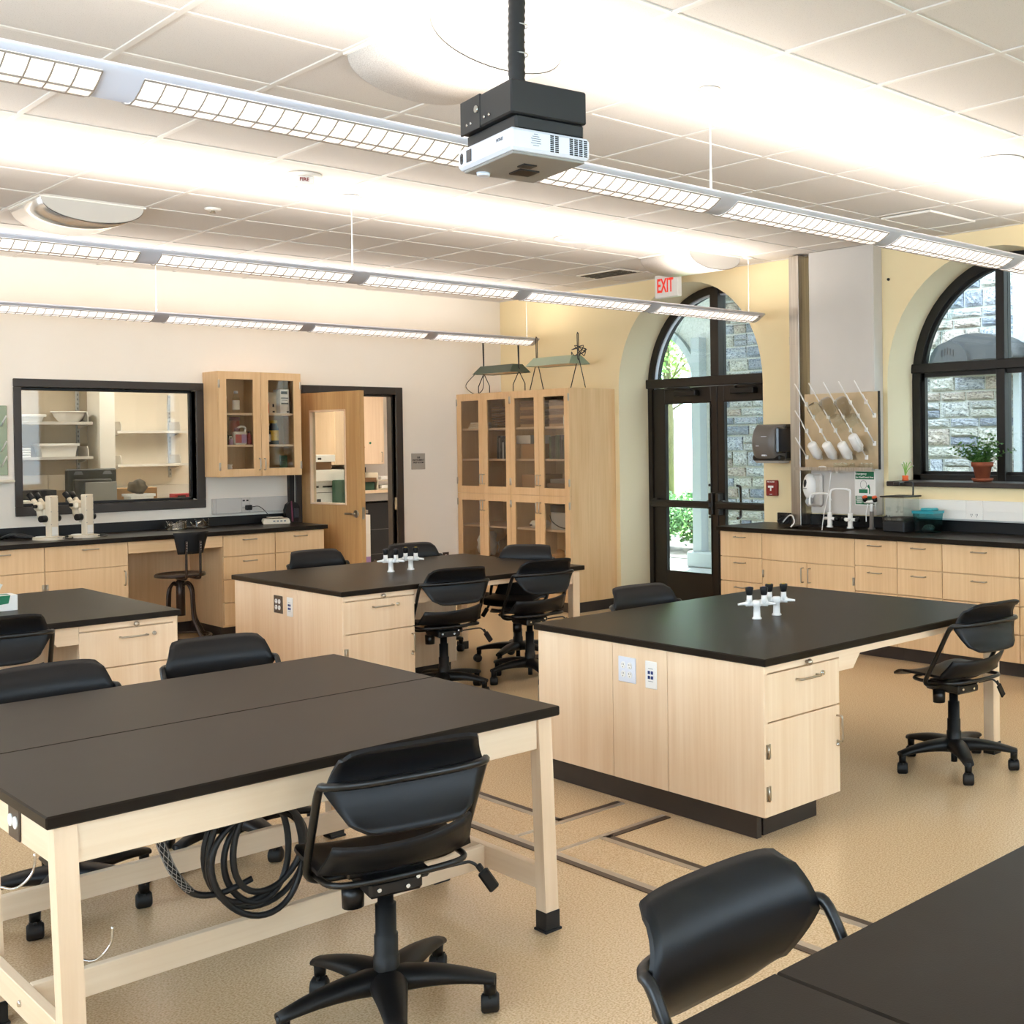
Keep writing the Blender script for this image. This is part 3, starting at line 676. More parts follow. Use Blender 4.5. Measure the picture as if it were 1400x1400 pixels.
# ================================================================== lab chairs
def make_chair():
    ch = thing('lab_chair', 'chair', 'chair')
    # backrest: two flared flaps pinched at the rail
    def back(u, v):
        s = 2 * u - 1; z = .620 + .225 * v
        if v < .50: w = .146 + (.222 - .146) * (v / .50) ** .9
        else: w = .222 - .044 * ((v - .5) / .5) - .008 * max(0, (v - .88) / .12) ** 2
        if v < .12: w -= .02 * ((.12 - v) / .12) ** 2
        x = s * w; k = (v - .60)
        y = -.245 + .42 * (x * x) - .40 * max(0, k) ** 2 - .16 * max(0, -k) ** 2 + .02
        return (x, y, z - .010 * abs(s) ** 6 * (1 if v > .92 else 0) + .010 * abs(s) ** 4 * (1 if v < .1 else 0))
    MB().shell(back, 17, 15, .010).build('backrest', 'black_plastic', ch)
    def seat(u, v):
        s = 2 * u - 1; w = .215 * (1 - .35 * max(0, .22 - v) / .22 * .5) * (1 - .10 * max(0, v - .80) / .20)
        x = s * w; y = .235 - .455 * v; z = .470 + .016 * abs(s) ** 2.5
        if v < .22: z -= .03 * ((.22 - v) / .22) ** 2
        if v > .80:
            k = (v - .80) / .20; z += .095 * k ** 1.1 + .012 * s * k; y = .235 - .455 * .80 - .085 * k ** .8 + .045 * s * s
        else: y += .05 * s * s * max(0, v - .4)
        return (x, y, z)
    MB().shell(seat, 15, 20, .010).build('seat', 'black_plastic', ch)
    mb = MB()
    half = [(0, -.252, .750), (.11, -.248, .750), (.185, -.236, .751), (.218, -.214, .749), (.227, -.180, .735), (.226, -.11, .62), (.224, -.05, .52), (.215, -.01, .462), (.18, .008, .436), (.12, .02, .428), (.04, .02, .425)]
    R_ = spl(half, 5); Lh = [Vector((-p.x, p.y, p.z)) for p in reversed(R_)]
    mb.tube(Lh[:-1] + R_, .0115, 8)
    loop = spl([(.175, .10, .456), (.195, -.05, .458), (.165, -.15, .462), (0, -.172, .462), (-.165, -.15, .462), (-.195, -.05, .458), (-.175, .10, .456), (0, .15, .452)], 5, True)
    mb.tube(loop, .009, 8, True); mb.build('frame_tube', 'black_metal', ch)
    mb = MB(); mb.box(-.075, .075, -.10, .12, .385, .43, .008); mb.box(-.11, .11, -.02, .06, .425, .45, .004); mb.cyl((-.085, .02, .395), (-.085, .02, .335), .032, .03, 14); mb.box(.05, .11, -.06, -.02, .40, .43, .006)
    mb.build('tilt_mechanism', 'black_metal', ch)
    mb = MB()
    for p in ((-.05, -.102, .41), (.03, -.102, .405), (.06, -.10, .425)): mb.cyl(p, (p[0], p[1] - .006, p[2]), .006, .006, 8)
    mb.build('bolt', 'chrome', ch)
    lv = MB().tube(spl([(.08, -.05, .41), (.2, -.055, .415), (.235, -.06, .412), (.262, -.07, .385)], 4), .005, 6).build('lever', 'black_metal', ch)
    mb = MB().box(-.017, .017, -.006, .006, -.075, 0, .005); mb.box(-.009, .009, -.005, .005, 0, .025, .004)
    mb.xf(Matrix.Translation((.262, -.07, .385)) @ Matrix.Rotation(math.radians(-32), 4, 'Y')).build('paddle', 'black_base', lv)
    mb = MB()
    mb.lathe([(0, .40), (.022, .40), (.022, .33), (.029, .33), (.029, .245), (.033, .243), (.033, .185), (.0365, .183), (.0365, .09), (.030, .085), (0, .085)], (0, 0, 0), 20)
    mb.cyl((0, 0, .09), (0, 0, .03), .016, .016, 12); mb.build('gas_column', 'black_base', ch)
    for k in range(5):
        M = Matrix.Rotation(2 * PI * k / 5, 4, 'Z')
        def leg(u, v):
            r = .02 + .285 * v; t = 2 * PI * u
            zc = .118 - .010 * v - .010 * v * v; hh = (.034 * (1 - v) + .022); ww = .032 * (1 - v) + .025
            zz = zc + math.sin(t) * hh * .55 + (-.006 if math.sin(t) < 0 else 0) * (1 - v)
            return (r, math.copysign(abs(math.cos(t)) ** .7, math.cos(t)) * ww, zz + (.010 * math.sin(PI * v)))
        mb = MB(); nu, nv = 12, 9; vs_ = [leg(i / nu, j / (nv - 1)) for i in range(nu) for j in range(nv)]
        mb.add(vs_, [(i * nv + j, ((i + 1) % nu) * nv + j, ((i + 1) % nu) * nv + j + 1, i * nv + j + 1) for i in range(nu) for j in range(nv - 1)], True)
        mb.add([vs_[i * nv + nv - 1] for i in range(nu)], [tuple(range(nu))])
        mb.cyl((.29, 0, .105), (.29, 0, .058), .019, .017, 10)
        lg = mb.xf(M).build('leg', 'black_base', ch)
        M2 = M @ Matrix.Translation((.29, 0, 0)) @ Matrix.Rotation(k * 1.9 + .4, 4, 'Z')
        cs = MB()
        for q in (-1, 1): cs.lathe([(0, q * .006), (.020, q * .006), (.0265, q * .010), (.0265, q * .022), (.020, q * .026), (0, q * .026)], (.012, 0, .0265), 16, 'y')
        cs.box(-.012, .03, -.006, .006, .018, .06, .003)
        cs.lathe([(.030, -.019), (.030, .019)], (.012, 0, .0285), 16, 'y')
        cs.v = [v if True else v for v in cs.v]
        cs.xf(M2).build('caster', 'rubber', lg)
    return ch
proto = make_chair(); used = [False]
GRP = 'black lab chairs on five-star casters'
def chair(x, y, face, label, spin=0.0, lift=0.0):
    """face: direction the sitter looks, degrees from +X"""
    if not used[0]: c = proto; used[0] = True
    else: c = copy_tree(proto)
    c.location = (x, y, 0); c.rotation_euler = (0, 0, math.radians(face - 90))
    c['label'] = label; c['group'] = GRP
    for ob in KIDS(c):
        if ob.name.startswith('leg'): ob.rotation_euler = (0, 0, math.radians(spin))
        elif lift: ob.location = (0, 0, lift)
    return c
chair(1.735, 3.04, 78, 'black chair tucked at the front long side of the nearest maple table', 41)
chair(4.95, 3.22, 82, 'black chair at the right end of the big bench with white outlets', 18)
chair(4.27, 6.70, 80, 'left of the two black chairs before the far bench with gas taps', 20)
chair(4.93, 6.66, 83, 'right of the two black chairs before the far bench with gas taps', 40)
chair(1.51, 1.235, 270, 'black chair in the right foreground facing the near table edge', 0, .006)
chair(1.42, 4.66, 268, 'left of the two black chairs behind the nearest maple table', 54, -.02)
chair(2.08, 4.80, 262, 'right of the two black chairs behind the nearest maple table', 30, -.02)
chair(1.70, 6.62, 80, 'black chair at the left edge, before the bench with the tissue box', 0)
chair(4.25, 8.18, 265, 'black chair behind the far bench, left, before the open maple door', 0)
chair(4.98, 8.10, 258, 'black chair behind the gas taps of the far bench', 25)
chair(5.28, 7.28, 215, 'black chair at the far end of the far bench, before the tall cabinet', 10)
chair(4.36, 4.66, 262, 'black chair behind the big bench, before the arched door', 0, -.015)

# ================================================================== lab benches
def slab(parent, x0, x1, y0, y1, z=T, th=.032, name='worktop'):
    return MB().box(x0, x1, y0, y1, z - th, z, .004).build(name, 'resin', parent)
def drawer_stack(parent, face, p, a0, a1, splits, pulls='h', wood_m='maple', locks=False):
    """splits: z edges from top to bottom; returns nothing"""
    for z1, z0 in zip(splits[:-1], splits[1:]):
        mb = MB(); fbox(mb, face, p, a0 + .003, a1 - .003, z0 + .003, z1 - .003, 0, .02, .002)
        d = mb.build('drawer', wood_m, parent)
        pull(d, face, p, (a0 + a1) / 2, z1 - .045, .11)
def bench_pedestal(root, face, p, a0, a1, depth, mirror):
    """drawer plus door cabinet under a bench; a0..a1 along face"""
    mb = MB(); fbox(mb, face, p, a0, a1, .105, T - .032, .021, depth); mb.build('cabinet_body', 'maple', root)
    mb = MB(); fbox(mb, face, p, a0 + .07, a1 - .07, 0, .105, .08, depth); mb.build('toe_kick', 'toe_rubber', root)
    mb = MB(); fbox(mb, face, p, a0, a1, .690, T - .032, 0, .02, .002); r = mb.build('writing_board', 'maple_x', root)
    mb = MB(); am = (a0 + a1) / 2 + (.02 if not mirror else .03); mb.cyl(fpt(face, p, am, .703, .004), fpt(face, p, am, .703, -.012), .007, .007, 10); mb.sphere(fpt(face, p, am, .703, -.02), .014, 12, 8); mb.build('knob', 'nickel', r)
    mb = MB(); fbox(mb, face, p, a0, a1, .49, .684, 0, .02, .002); d = mb.build('drawer', 'maple', root)
    pull(d, face, p, (a0 + a1) / 2 + .02, .640, .13); lock(d, face, p, (a0 + a1) / 2 + .125, .641)
    mb = MB(); fbox(mb, face, p, a0, a1, .105, .484, 0, .02, .002); d = mb.build('door', 'maple', root)
    ae, ah = (a1 - .02, a0 + .018) if not mirror else (a0 + .02, a1 - .018)
    pull(d, face, p, ae, .385, .11, True); lock(d, face, p, ae, .315, .009)
    for z in (.372, .20): hinge(d, face, p, ah, z)
def outlet_plate(root, face, p, a, z, w, h, m, kind):
    mb = MB(); fbox(mb, face, p, a - w / 2, a + w / 2, z - h / 2, z + h / 2, -.006, 0, .003); o = mb.build('outlet_plate', m, root)
    mb = MB(); md = MB()
    if kind == 'quad':
        for da in (-.022, .022):
            for dz in (-.02, .02):
                c = fpt(face, p, a + da, z + dz, -.0055); e = fpt(face, p, a + da, z + dz, -.0095); mb.cyl(c, e, .0155, .015, 14)
                for q in (-.005, .005): fbox(md, face, p, a + da + q - .001, a + da + q + .001, z + dz, z + dz + .008, -.0100, -.0090)
                fbox(md, face, p, a + da - .002, a + da + .002, z + dz - .010, z + dz - .006, -.0100, -.0090)
        mb.build('socket', 'white_plastic', o); md.build('slots', 'text_black', o)
    elif kind in ('duplex', 'duplex_h'):
        for dz in (-.02, .02):
            e = (dz, 0) if kind == 'duplex_h' else (0, dz)
            mb.cyl(fpt(face, p, a + e[0], z + e[1], -.0055), fpt(face, p, a + e[0], z + e[1], -.0095), .0165, .016, 14)
        mb.build('socket', 'white_plastic', o)
    else:
        for da in (-.010, .010):
            for dz in (-.011, .011): fbox(mb, face, p, a + da - .0065, a + da + .0065, z + dz - .007, z + dz + .007, -.0085, -.005)
        mb.build('data_port', 'blue_port', o)
        for z2 in (z - .028, z + .028): fbox(md, face, p, a - .016, a + .016, z2 - .001, z2 + .001, -.0066, -.0055)
        md.build('print_line', 'text_grey', o)
    return o
def island(x0, x1, y0, y1, label, end, plate):
    """end = -1: cabinets at the low-x end, +1: at the high-x end"""
    B = thing('lab_bench', label, 'lab bench', ((x0 + x1) / 2, (y0 + y1) / 2, 0), 'island lab benches')
    slab(B, x0, x1, y0, y1)
    xe = x0 + .018 if end < 0 else x1 - .018; s = -end
    cw = .485
    a0, a1 = (xe, xe + cw) if end < 0 else (xe - cw, xe)
    ym = (y0 + y1) / 2
    bench_pedestal(B, '-Y', y0 + .02, a0, a1, .54, end > 0)
    bench_pedestal(B, '+Y', y1 - .02, a0, a1, .54, end < 0)
    # service core between the two cabinets
    c0, c1 = (xe + .02, xe + 1.14) if end < 0 else (xe - 1.14, xe - .02)
    MB().box(c0, c1, y0 + .56, y1 - .56, .105, T - .033, .002).build('service_core', 'maple', B)
    MB().box(min(c0 + .05, c1), c1 - .02, y0 + .60, y1 - .60, 0, .105, .002).build('toe_kick', 'toe_rubber', B)
    # three end panels
    xa, xb = (xe - .004, xe + .019) if end < 0 else (xe - .019, xe + .004)
    yy = [y0 + .02, y0 + .02 + .57, y0 + .02 + .935, y1 - .02]
    for q in range(3): MB().box(xa, xb, yy[q] + .0015, yy[q + 1] - .0015, .105, T - .032, .0015).build('end_panel', 'maple', B)
    MB().box(xe + .02 if end < 0 else xe - .05, xe + .05 if end < 0 else xe - .02, y0 + .09, y1 - .09, 0, .105, .002).build('toe_kick', 'toe_rubber', B)
    # apron with angled corners, legs at the open end
    xo = x1 - .03 if end < 0 else x0 + .03
    k0, k1 = (a1 + .001, xo - .07) if end < 0 else (xo + .07, a0 - .001)
    top, low, hi = T - .033, .628 + .0, .688
    for ya, yb in ((y0 + .022, y0 + .044), (y1 - .044, y1 - .022)):
        c = .10
        poly = [(k0, top), (k1, top), (k1, low), (k1 - c, low), (k1 - c - .05, hi), (k0 + c + .05, hi), (k0 + c, low), (k0, low)]
        MB().prism(poly, 'y', ya, yb).build('apron', 'maple_x', B)
    la, lb = (xo - .062, xo) if end < 0 else (xo, xo + .062)
    for ya in (y0 + .024, y1 - .086):
        MB().box(la, lb, ya, ya + .062, .06, T - .033, .003).build('leg', 'maple', B)
        MB().box(la - .003, lb + .003, ya - .003, ya + .065, 0, .062, .003).build('leg_shoe', 'rubber', B)
    MB().box(la + .015, lb - .015, y0 + .086, y1 - .086, .628, top, .002).build('end_apron', 'maple_y', B)
    if plate:
        f = '-X'; p = xa
        outlet_plate(B, f, p, y0 + .85, .607, .118, .115, plate, 'quad'); outlet_plate(B, f, p, y0 + .69, .603, .075, .122, 'white_plastic', 'data')
    return B
island(3.495, 5.366, 3.164, 4.694, 'large black-topped maple bench with steel outlet plate in the middle right', -1, 'silver_plastic')
island(3.507, 5.377, 6.598, 8.121, 'black-topped maple bench farther back with brown outlet plate', -1, 'brown_plate')
island(.717, 2.587, 6.621, 8.159, 'black-topped maple bench at the left edge carrying a tissue box', 1, None)
# ---- gas taps
def tap(x, y, rot, label, m):
    G = thing('gas_tap', label, 'gas tap', (0, 0, 0), 'white bench gas taps')
    mb = MB(); mb.lathe([(0, 0), (.024, 0), (.024, .006), (.018, .012), (.016, .06), (.018, .062), (.021, .066), (.021, .088), (.017, .094), (0, .094)], (0, 0, 0), 16)
    mb.build('column', 'white_plastic', G)
    for sg in (-1, 1):
        mb = MB(); mb.cyl((sg * .015, 0, .077), (sg * .055, 0, .077), .013, .015, 12)
        mb.cyl((sg * .036, 0, .077), (sg * .036, 0, .118), .0155, .014, 12)
        mb.tube(spl([(sg * .045, 0, .077), (sg * .065, 0, .076), (sg * .094, 0, .073)], 3), [.012, .011, .009, .008, .007, .006, .005], 8)
        ar = mb.build('valve_arm', 'white_plastic', G)
        mb = MB(); mb.lathe([(0, .118), (.013, .118), (.016, .124), (.021, .152), (.019, .158), (0, .158)], (sg * .036, 0, 0), 8); mb.build('knob', 'black_base', ar)
        MB().lathe([(0, .158), (.009, .158), (.009, .160), (0, .160)], (sg * .036, 0, 0), 10).build('knob_cap', m, ar)
    G.location = (x, y, T); G.rotation_euler = (0, 0, rot)
for (x, y, lab, m) in ((4.27, 3.915, 'nearer white gas tap on the big bench, with blue-capped black knobs', 'blue_port'), (4.428, 3.925, 'farther white gas tap on the big bench, with yellow-capped black knobs', 'yellow'), (4.284, 7.366, 'left white gas tap on the far bench, with dark-capped black knobs', 'text_grey'), (4.447, 7.38, 'right white gas tap on the far bench, with yellow-capped black knobs', 'yellow')):
    tap(x, y, math.radians(-47), lab, m)
# ---- near pair of maple tables (two 60 x 30 in tables side by side)
def maple_table(x0, x1, y0, y1, label, lean=0.0, out=False):
    t = thing('maple_table', label, 'table', ((x0 + x1) / 2, (y0 + y1) / 2, 0), 'maple lab tables with black tops')
    slab(t, x0, x1, y0 + .0008, y1 - .0008)
    ov = .022; L = .052
    for xa in (x0 + ov, x1 - ov - L):
        for ya in (y0 + ov, y1 - ov - L):
            # square leg leaning a touch, chamfered inner corner
            P = [(xa, ya), (xa + L, ya), (xa + L, ya + L), (xa, ya + L)]
            A = [(px + lean, py - lean * .4, .05) for px, py in P] + [(px, py, T - .033) for px, py in P]
            MB().add(A, [(0, 1, 2, 3), (4, 5, 6, 7), (0, 1, 5, 4), (1, 2, 6, 5), (2, 3, 7, 6), (3, 0, 4, 7)]).build('leg', 'maple_pale', t)
            fx, fy = xa + lean, ya - lean * .4
            mb = MB().box(fx - .003, fx + L + .003, fy - .003, fy + L + .003, .008, .068, .002); mb.box(fx - .008, fx + L + .008, fy - .008, fy + L + .008, 0, .009, .002); mb.build('leg_shoe', 'rubber', t)
    ap = T - .034
    MB().box(x0 + ov + L + .001, x1 - ov - L - .001, y0 + .03, y0 + .05, .618, ap, .002).build('apron', 'maple_pale_x', t)
    MB().box(x0 + ov + L + .001, x1 - ov - L - .001, y1 - .05, y1 - .03, .618, ap, .002).build('apron', 'maple_pale_x', t)
    MB().box(x0 + .03, x0 + .05, y0 + ov + L, y1 - ov - L, .618, ap, .002).build('end_apron', 'maple_pale_y', t)
    MB().box(x1 - .05, x1 - .03, y0 + ov + L, y1 - ov - L, .618, ap, .002).build('end_apron', 'maple_pale_y', t)
    zs0, zs1 = .137, .215; lx = lean * .75
    MB().box(x0 + ov + .008 + lx, x0 + ov + .034 + lx, y0 + ov + L - .01, y1 - ov - L + .01, zs0, zs1, .002).build('end_stretcher', 'maple_pale_y', t)
    MB().box(x1 - ov - .044 + lx, x1 - ov - .016 + lx, y0 + ov + L - .01, y1 - ov - L + .01, zs0, zs1, .002).build('end_stretcher', 'maple_pale_y', t)
    ym = (y0 + y1) / 2
    MB().box(x0 + ov + .034 + lx, x1 - ov - .045 + lx, ym - .014, ym + .014, zs0, zs1, .002).build('stretcher', 'maple_pale_x', t)
    mb = MB()
    for xx, d in ((x0 + ov + lx, -1), (x1 - ov + lx, 1)):
        for yy in (y0 + ov + .025, y1 - ov - .025, ym): mb.cyl((xx + (.008 if d < 0 and yy == ym else -.016 if yy == ym else 0), yy, .172), (xx + d * .006 + (.008 if d < 0 and yy == ym else -.016 if yy == ym else 0), yy, .172), .010, .008, 10)
    mb.build('bolt', 'chrome', t)
    if out: outlet_plate(t, '-X', x0 + .03, y0 + .345, .668, .09, .095, 'brown_plate', 'duplex_h')
    return t
maple_table(.908, 2.449, 3.145, 3.911, 'nearest maple table with black top, front of a joined pair', .016, True)
maple_table(.908, 2.449, 3.912, 4.678, 'maple table with black top, rear of the nearest joined pair', .010)
maple_table(-.10, 1.444, .535, 1.295, 'black-topped table at the bottom right corner, left of the seam', 0)
maple_table(1.446, 2.99, .535, 1.295, 'black-topped table at the bottom right corner, right of the seam', 0)
# ---- coiled cable and hooks under the nearest table
cab = thing('coiled_cable', 'coiled black power cable hanging under the nearest maple table', 'cable', (1.5, 3.5, .6))
pts = []; NL, NS = 5, 40
for k in range(0, NL * NS + 1):
    t = 2 * PI * k / NS; q = k / (NL * NS)
    rx = .128 + .030 * math.sin(t * .4 + .6); rz = .155 + .022 * math.sin(t * .6)
    pts.append((1.575 + .018 * math.sin(t * .31) + rx * math.cos(t + PI / 2), 3.52 - .06 * q + .008 * math.sin(t * .5), .415 + .02 * math.cos(t * .45) + rz * math.sin(t + PI / 2)))
MB().tube(pts, .0095, 8).build('coil', 'cable', cab)
MB().tube(spl([(1.29, 3.52, .63), (1.30, 3.52, .53), (1.335, 3.51, .42), (1.385, 3.50, .345), (1.46, 3.49, .325), (1.55, 3.48, .345)], 6), .0095, 8).build('cable_lead', 'cable', cab)
MB().tube(spl([(1.24, 3.51, .64), (1.29, 3.5, .55), (1.38, 3.49, .53), (1.46, 3.49, .585), (1.48, 3.49, .64)], 6), .0095, 8).build('cable_loop', 'cable', cab)
mb = MB()
gl = spl([(1.292, 3.52, .60), (1.30, 3.52, .53), (1.335, 3.51, .42), (1.378, 3.50, .352)], 10)
for ph in range(6):
    for d in (-1, 1):
        w = []
        for i, p in enumerate(gl):
            t = d * i * .42 + ph * PI / 3; w.append(p + Vector((math.cos(t) * .0125, math.sin(t) * .0125, 0)))
        mb.tube(w, .0010, 4)
mb.build('wire_grip', 'mesh_metal', cab)
def hook(x, y, z, lab, flip=1):
    h = MB().tube(spl([(x, y + .02, z + .30), (x, y + .02, z + .04), (x + flip * .015, y + .01, z + .005), (x + flip * .045, y, z), (x + flip * .075, y - .005, z + .03), (x + flip * .08, y - .006, z + .075)], 5), .0032, 6).build('cable_hook', 'chrome')
    tag(h, lab, 'hook', 'wire cable hooks')
hook(1.02, 3.30, .318, 'bright wire hook beside the near left leg of the nearest table')
hook(.845, 3.30, .555, 'bright wire hook at the left edge under the nearest table')
# ---- tissue box on the left bench
tb = thing('tissue_box', 'green and white tissue box on the left bench', 'tissue box', (1.88, 7.40, T))
MB().box(1.77, 2.0, 7.335, 7.455, T, T + .085, .002).build('carton', 'paper', tb)
MB().prism([(1.771, T + .045), (1.90, T + .035), (1.955, T + .04), (1.965, T + .0845), (1.771, T + .0845)], 'y', 7.3335, 7.3352).build('green_print', 'green_sign', tb)
MB().box(1.80, 1.97, 7.37, 7.42, T + .085, T + .0858).build('slot', 'green_sign', tb)
def tis(u, v): return (1.865 + .05 * u + .03 * v, 7.39 + .012 * math.sin(9 * u), T + .083 + .075 * v * (1 - .5 * abs(u - .5)))
MB().shell(tis, 10, 6, .0012).build('tissue', 'paper', tb)
MB().box(1.80, 1.87, 7.3336, 7.3345, T + .015, T + .018).build('print_line', 'text_grey', tb)
# ================================================================== right-hand wall counter
PX = 7.035                                   # front plane of the drawer fronts
YE = [6.858, 6.388, 5.443, 5.052, 4.662, 4.046, 3.43, 2.815]
def base_unit(face, p, a0, a1, back, label, group):
    """carcase of a floor cabinet along a wall; a0 < a1"""
    am = (a0 + a1) / 2; o = fpt(face, p, am, 0, 0)
    B = thing('base_cabinet', label, 'cabinet', o, group)
    mb = MB(); fbox(mb, face, p, a0 + .001, a1 - .001, .103, CT - .035, .021, back); mb.build('body', 'maple_warm', B)
    mb = MB(); fbox(mb, face, p, a0 + .001, a1 - .001, 0, .103, .075, back); mb.build('toe_kick', 'toe_rubber', B)
    return B
SP4 = [.887, .685, .492, .297, .104]
names = ['narrow three-drawer maple cabinet at the door end of the right counter', 'maple sink cabinet with two doors under the white faucets', 'narrow four-drawer maple cabinet right of the sink cabinet', 'narrow four-drawer maple cabinet below the teal tub', 'wide four-drawer maple cabinet behind the chair back', 'wide four-drawer maple cabinet at the right frame edge', 'wide four-drawer maple cabinet past the right frame edge']
for k in range(7):
    a1, a0 = YE[k], YE[k + 1]
    B = base_unit('-X', PX, a0, a1, WX - PX - .02, names[k], 'right counter base cabinets')
    if k == 1:
        mb = MB(); fbox(mb, '-X', PX, a0 + .002, a1 - .002, .674, .885, 0, .02, .002); mb.build('false_front', 'maple_warm', B)
        ym = (a0 + a1) / 2
        for (b0, b1, hy, hz) in ((ym, a1, ym + .035, a1 - .012), (a0, ym, ym - .035, a0 + .012)):
            mb = MB(); fbox(mb, '-X', PX, b0 + .002, b1 - .002, .106, .670, 0, .02, .002); d = mb.build('door', 'maple_warm', B)
            pull(d, '-X', PX, hy, .575, .11, True)
            for z in (.56, .22): hinge(d, '-X', PX, hz, z, .010)
    else: drawer_stack(B, '-X', PX, a0, a1, SP4 if k else [.887, .676, .474, .29, .104], 'h', 'maple_warm')
WT = thing('worktop', 'black resin worktop with sink along the right wall', 'worktop', (7.3, 4.6, CT))
SK = (7.12, 7.385, 5.62, 6.30)                # sink cut-out
mb = MB(); th = .036
yA, yB = YE[-1] - .01, 6.872
mb.box(7.0, SK[0], yA, yB, CT - th, CT, .004); mb.box(SK[1], WX - .001, yA, yB, CT - th, CT); mb.box(SK[0], SK[1], yA, SK[2], CT - th, CT); mb.box(SK[0], SK[1], SK[3], yB, CT - th, CT)
mb.build('slab', 'resin', WT)
MB().box(WX - .022, WX - .001, yA, 6.71, CT, CT + .088, .002).build('backsplash', 'resin_edge', WT)
mb = MB(); zb = CT - .2
mb.box(SK[0], SK[1], SK[2], SK[3], zb - .01, zb); mb.box(SK[0] - .008, SK[0], SK[2], SK[3], zb, CT - th); mb.box(SK[1], SK[1] + .008, SK[2], SK[3], zb, CT - th); mb.box(SK[0], SK[1], SK[2] - .008, SK[2], zb, CT - th); mb.box(SK[0], SK[1], SK[3], SK[3] + .008, zb, CT - th)
mb.build('sink_bowl', 'resin_edge', WT)
# ---- pipe chase, steel fin
CH = thing('pipe_chase', 'tall grey boxed pipe chase behind the sink', 'pipe chase', (7.56, 5.95, CT))
MB().box(7.50, WX - .001, 5.585, 6.25, 1.03, H - .001, .003).build('casing', 'chase_grey', CH)
MB().box(7.4985, 7.5005, 5.60, 6.24, 1.03, H - .02).build('front_panel', 'chase_grey', CH)
FN = thing('steel_fin', 'tall brushed steel fin left of the grey pipe chase', 'panel', (7.53, 6.42, CT))
MB().box(7.465, WX - .001, 6.335, 6.44, CT + .001, H - .012, .003).build('fin', 'steel', FN)
MB().box(7.4635, 7.466, 6.335, 6.44, 2.43, 2.50, .001).build('joint_band', 'steel', FN)
# ---- drying rack
DR = thing('drying_rack', 'steel drying rack with white pegs above the sink', 'drying rack', (7.48, 5.9, 1.40))
MB().box(7.485, 7.498, 5.535, 6.30, 1.40, 2.012, .003).build('board', 'steel_soft', DR)
MB().box(7.484, 7.4995, 5.528, 5.545, 1.395, 2.014, .002).build('edge_trim', 'bronze_dark', DR)
mb = MB(); mb.box(7.38, 7.498, 5.53, 6.33, 1.385, 1.392); mb.box(7.378, 7.384, 5.53, 6.33, 1.385, 1.412); mb.build('drip_tray', 'steel', DR)
PEGS = [(y, z) for z in (1.93, 1.71, 1.49) for y in (6.27, 6.12, 5.967, 5.812, 5.655)] + [(y, z) for z in (1.822, 1.60) for y in (6.197, 6.042, 5.89, 5.735, 5.575)]
for y, z in PEGS:
    m2 = MB().box(7.470, 7.485, y - .014, y + .014, z - .018, z + .018, .003); m2.tube([(7.476, y, z), (7.33, y, z + .165)], [.0062, .0048], 6); m2.build('peg', 'white_plastic', DR)
def ware(prof, y, z, m, label, cat, tilt=42):
    mb = MB().lathe(prof, (0, 0, 0), 20); M = Matrix.Translation((7.455, y, z + .02)) @ Matrix.Rotation(math.radians(-tilt), 4, 'Y')
    o = mb.xf(M).build('bottle' if cat == 'bottle' else 'beaker', m); tag(o, label, cat, 'glassware on the drying rack'); return o
cup = [(0, .150), (.034, .150), (.040, .142), (.043, .03), (.030, .010), (.030, .0), (.026, .0), (.026, .012), (.038, .034), (.036, .138), (0, .144)]
nm = ['first', 'second', 'third']
for k, (y, z) in enumerate(((6.12, 1.47), (5.967, 1.47), (5.812, 1.47))): ware(cup, y, z, 'white_plastic', 'white plastic cup on the lowest peg row, %s from the steel fin' % nm[k], 'cup')
ware(cup, 5.70, 1.53, 'white_plastic', 'white plastic cup hung highest and rightmost on the rack', 'cup')
bk = [(0, .12), (.05, .12), (.054, .112), (.054, .01), (.058, 0)]
bo = [(0, .17), (.05, .17), (.055, .16), (.055, .06), (.025, .03), (.025, 0)]
ware(bk, 6.12, 1.80, 'glass_clear', 'clear glass beaker on the top pegs nearest the steel fin', 'beaker')
ware(bo, 5.967, 1.80, 'plastic_white_clear', 'hazy round-bottomed bottle on the top pegs, beside the clear beaker', 'bottle')
ware(bo, 5.812, 1.80, 'plastic_white_clear', 'hazy bottle on the top pegs, middle of the rack', 'bottle')
ware(bk, 5.89, 1.70, 'glass_clear', 'clear glass beaker in the second peg row', 'beaker')
ware(bk, 5.735, 1.70, 'glass_clear', 'clear glass beaker right of the other in the second peg row', 'beaker')
for k, (y, r) in enumerate(((5.93, .018), (5.88, .018), (5.83, .02), (5.76, .02), (5.67, .022), (5.62, .022), (5.575, .018))):
    o = MB().lathe([(0, .002), (r, .002), (r, .055)], (7.43, y, 1.392), 14).build('vial', 'glass_clear'); tag(o, 'small clear glass vial on the rack drip tray, %s' % ['leftmost', 'second from the left', 'third from the left', 'middle right', 'third from the right', 'second from the right', 'rightmost'][k], 'vial', 'glass vials on the drip tray')
o = MB().tube(spl([(7.42, 6.24, 1.397), (7.43, 6.15, 1.40), (7.41, 6.07, 1.398)], 4), .006, 6).build('scoop', 'black_metal'); tag(o, 'dark scoop lying at the left of the drip tray', 'scoop')
o = MB().sphere((7.43, 6.07, 1.407), .03, 12, 8, (.7, 1.5, .5)).build('spoon', 'white_plastic'); tag(o, 'white plastic spoon head lying on the drip tray', 'spoon')
m2 = MB()
for y in (5.925, 5.99): m2.cyl((7.44, y, 1.384), (7.44, y, 1.365), .012, .010, 10)
m2.tube(spl([(7.44, 5.99, 1.365), (7.43, 6.0, 1.25), (7.42, 6.03, 1.1), (7.40, 6.04, 1.0), (7.38, 6.04, .90)], 6), .004, 6); m2.build('drain_tube', 'white_plastic', DR)
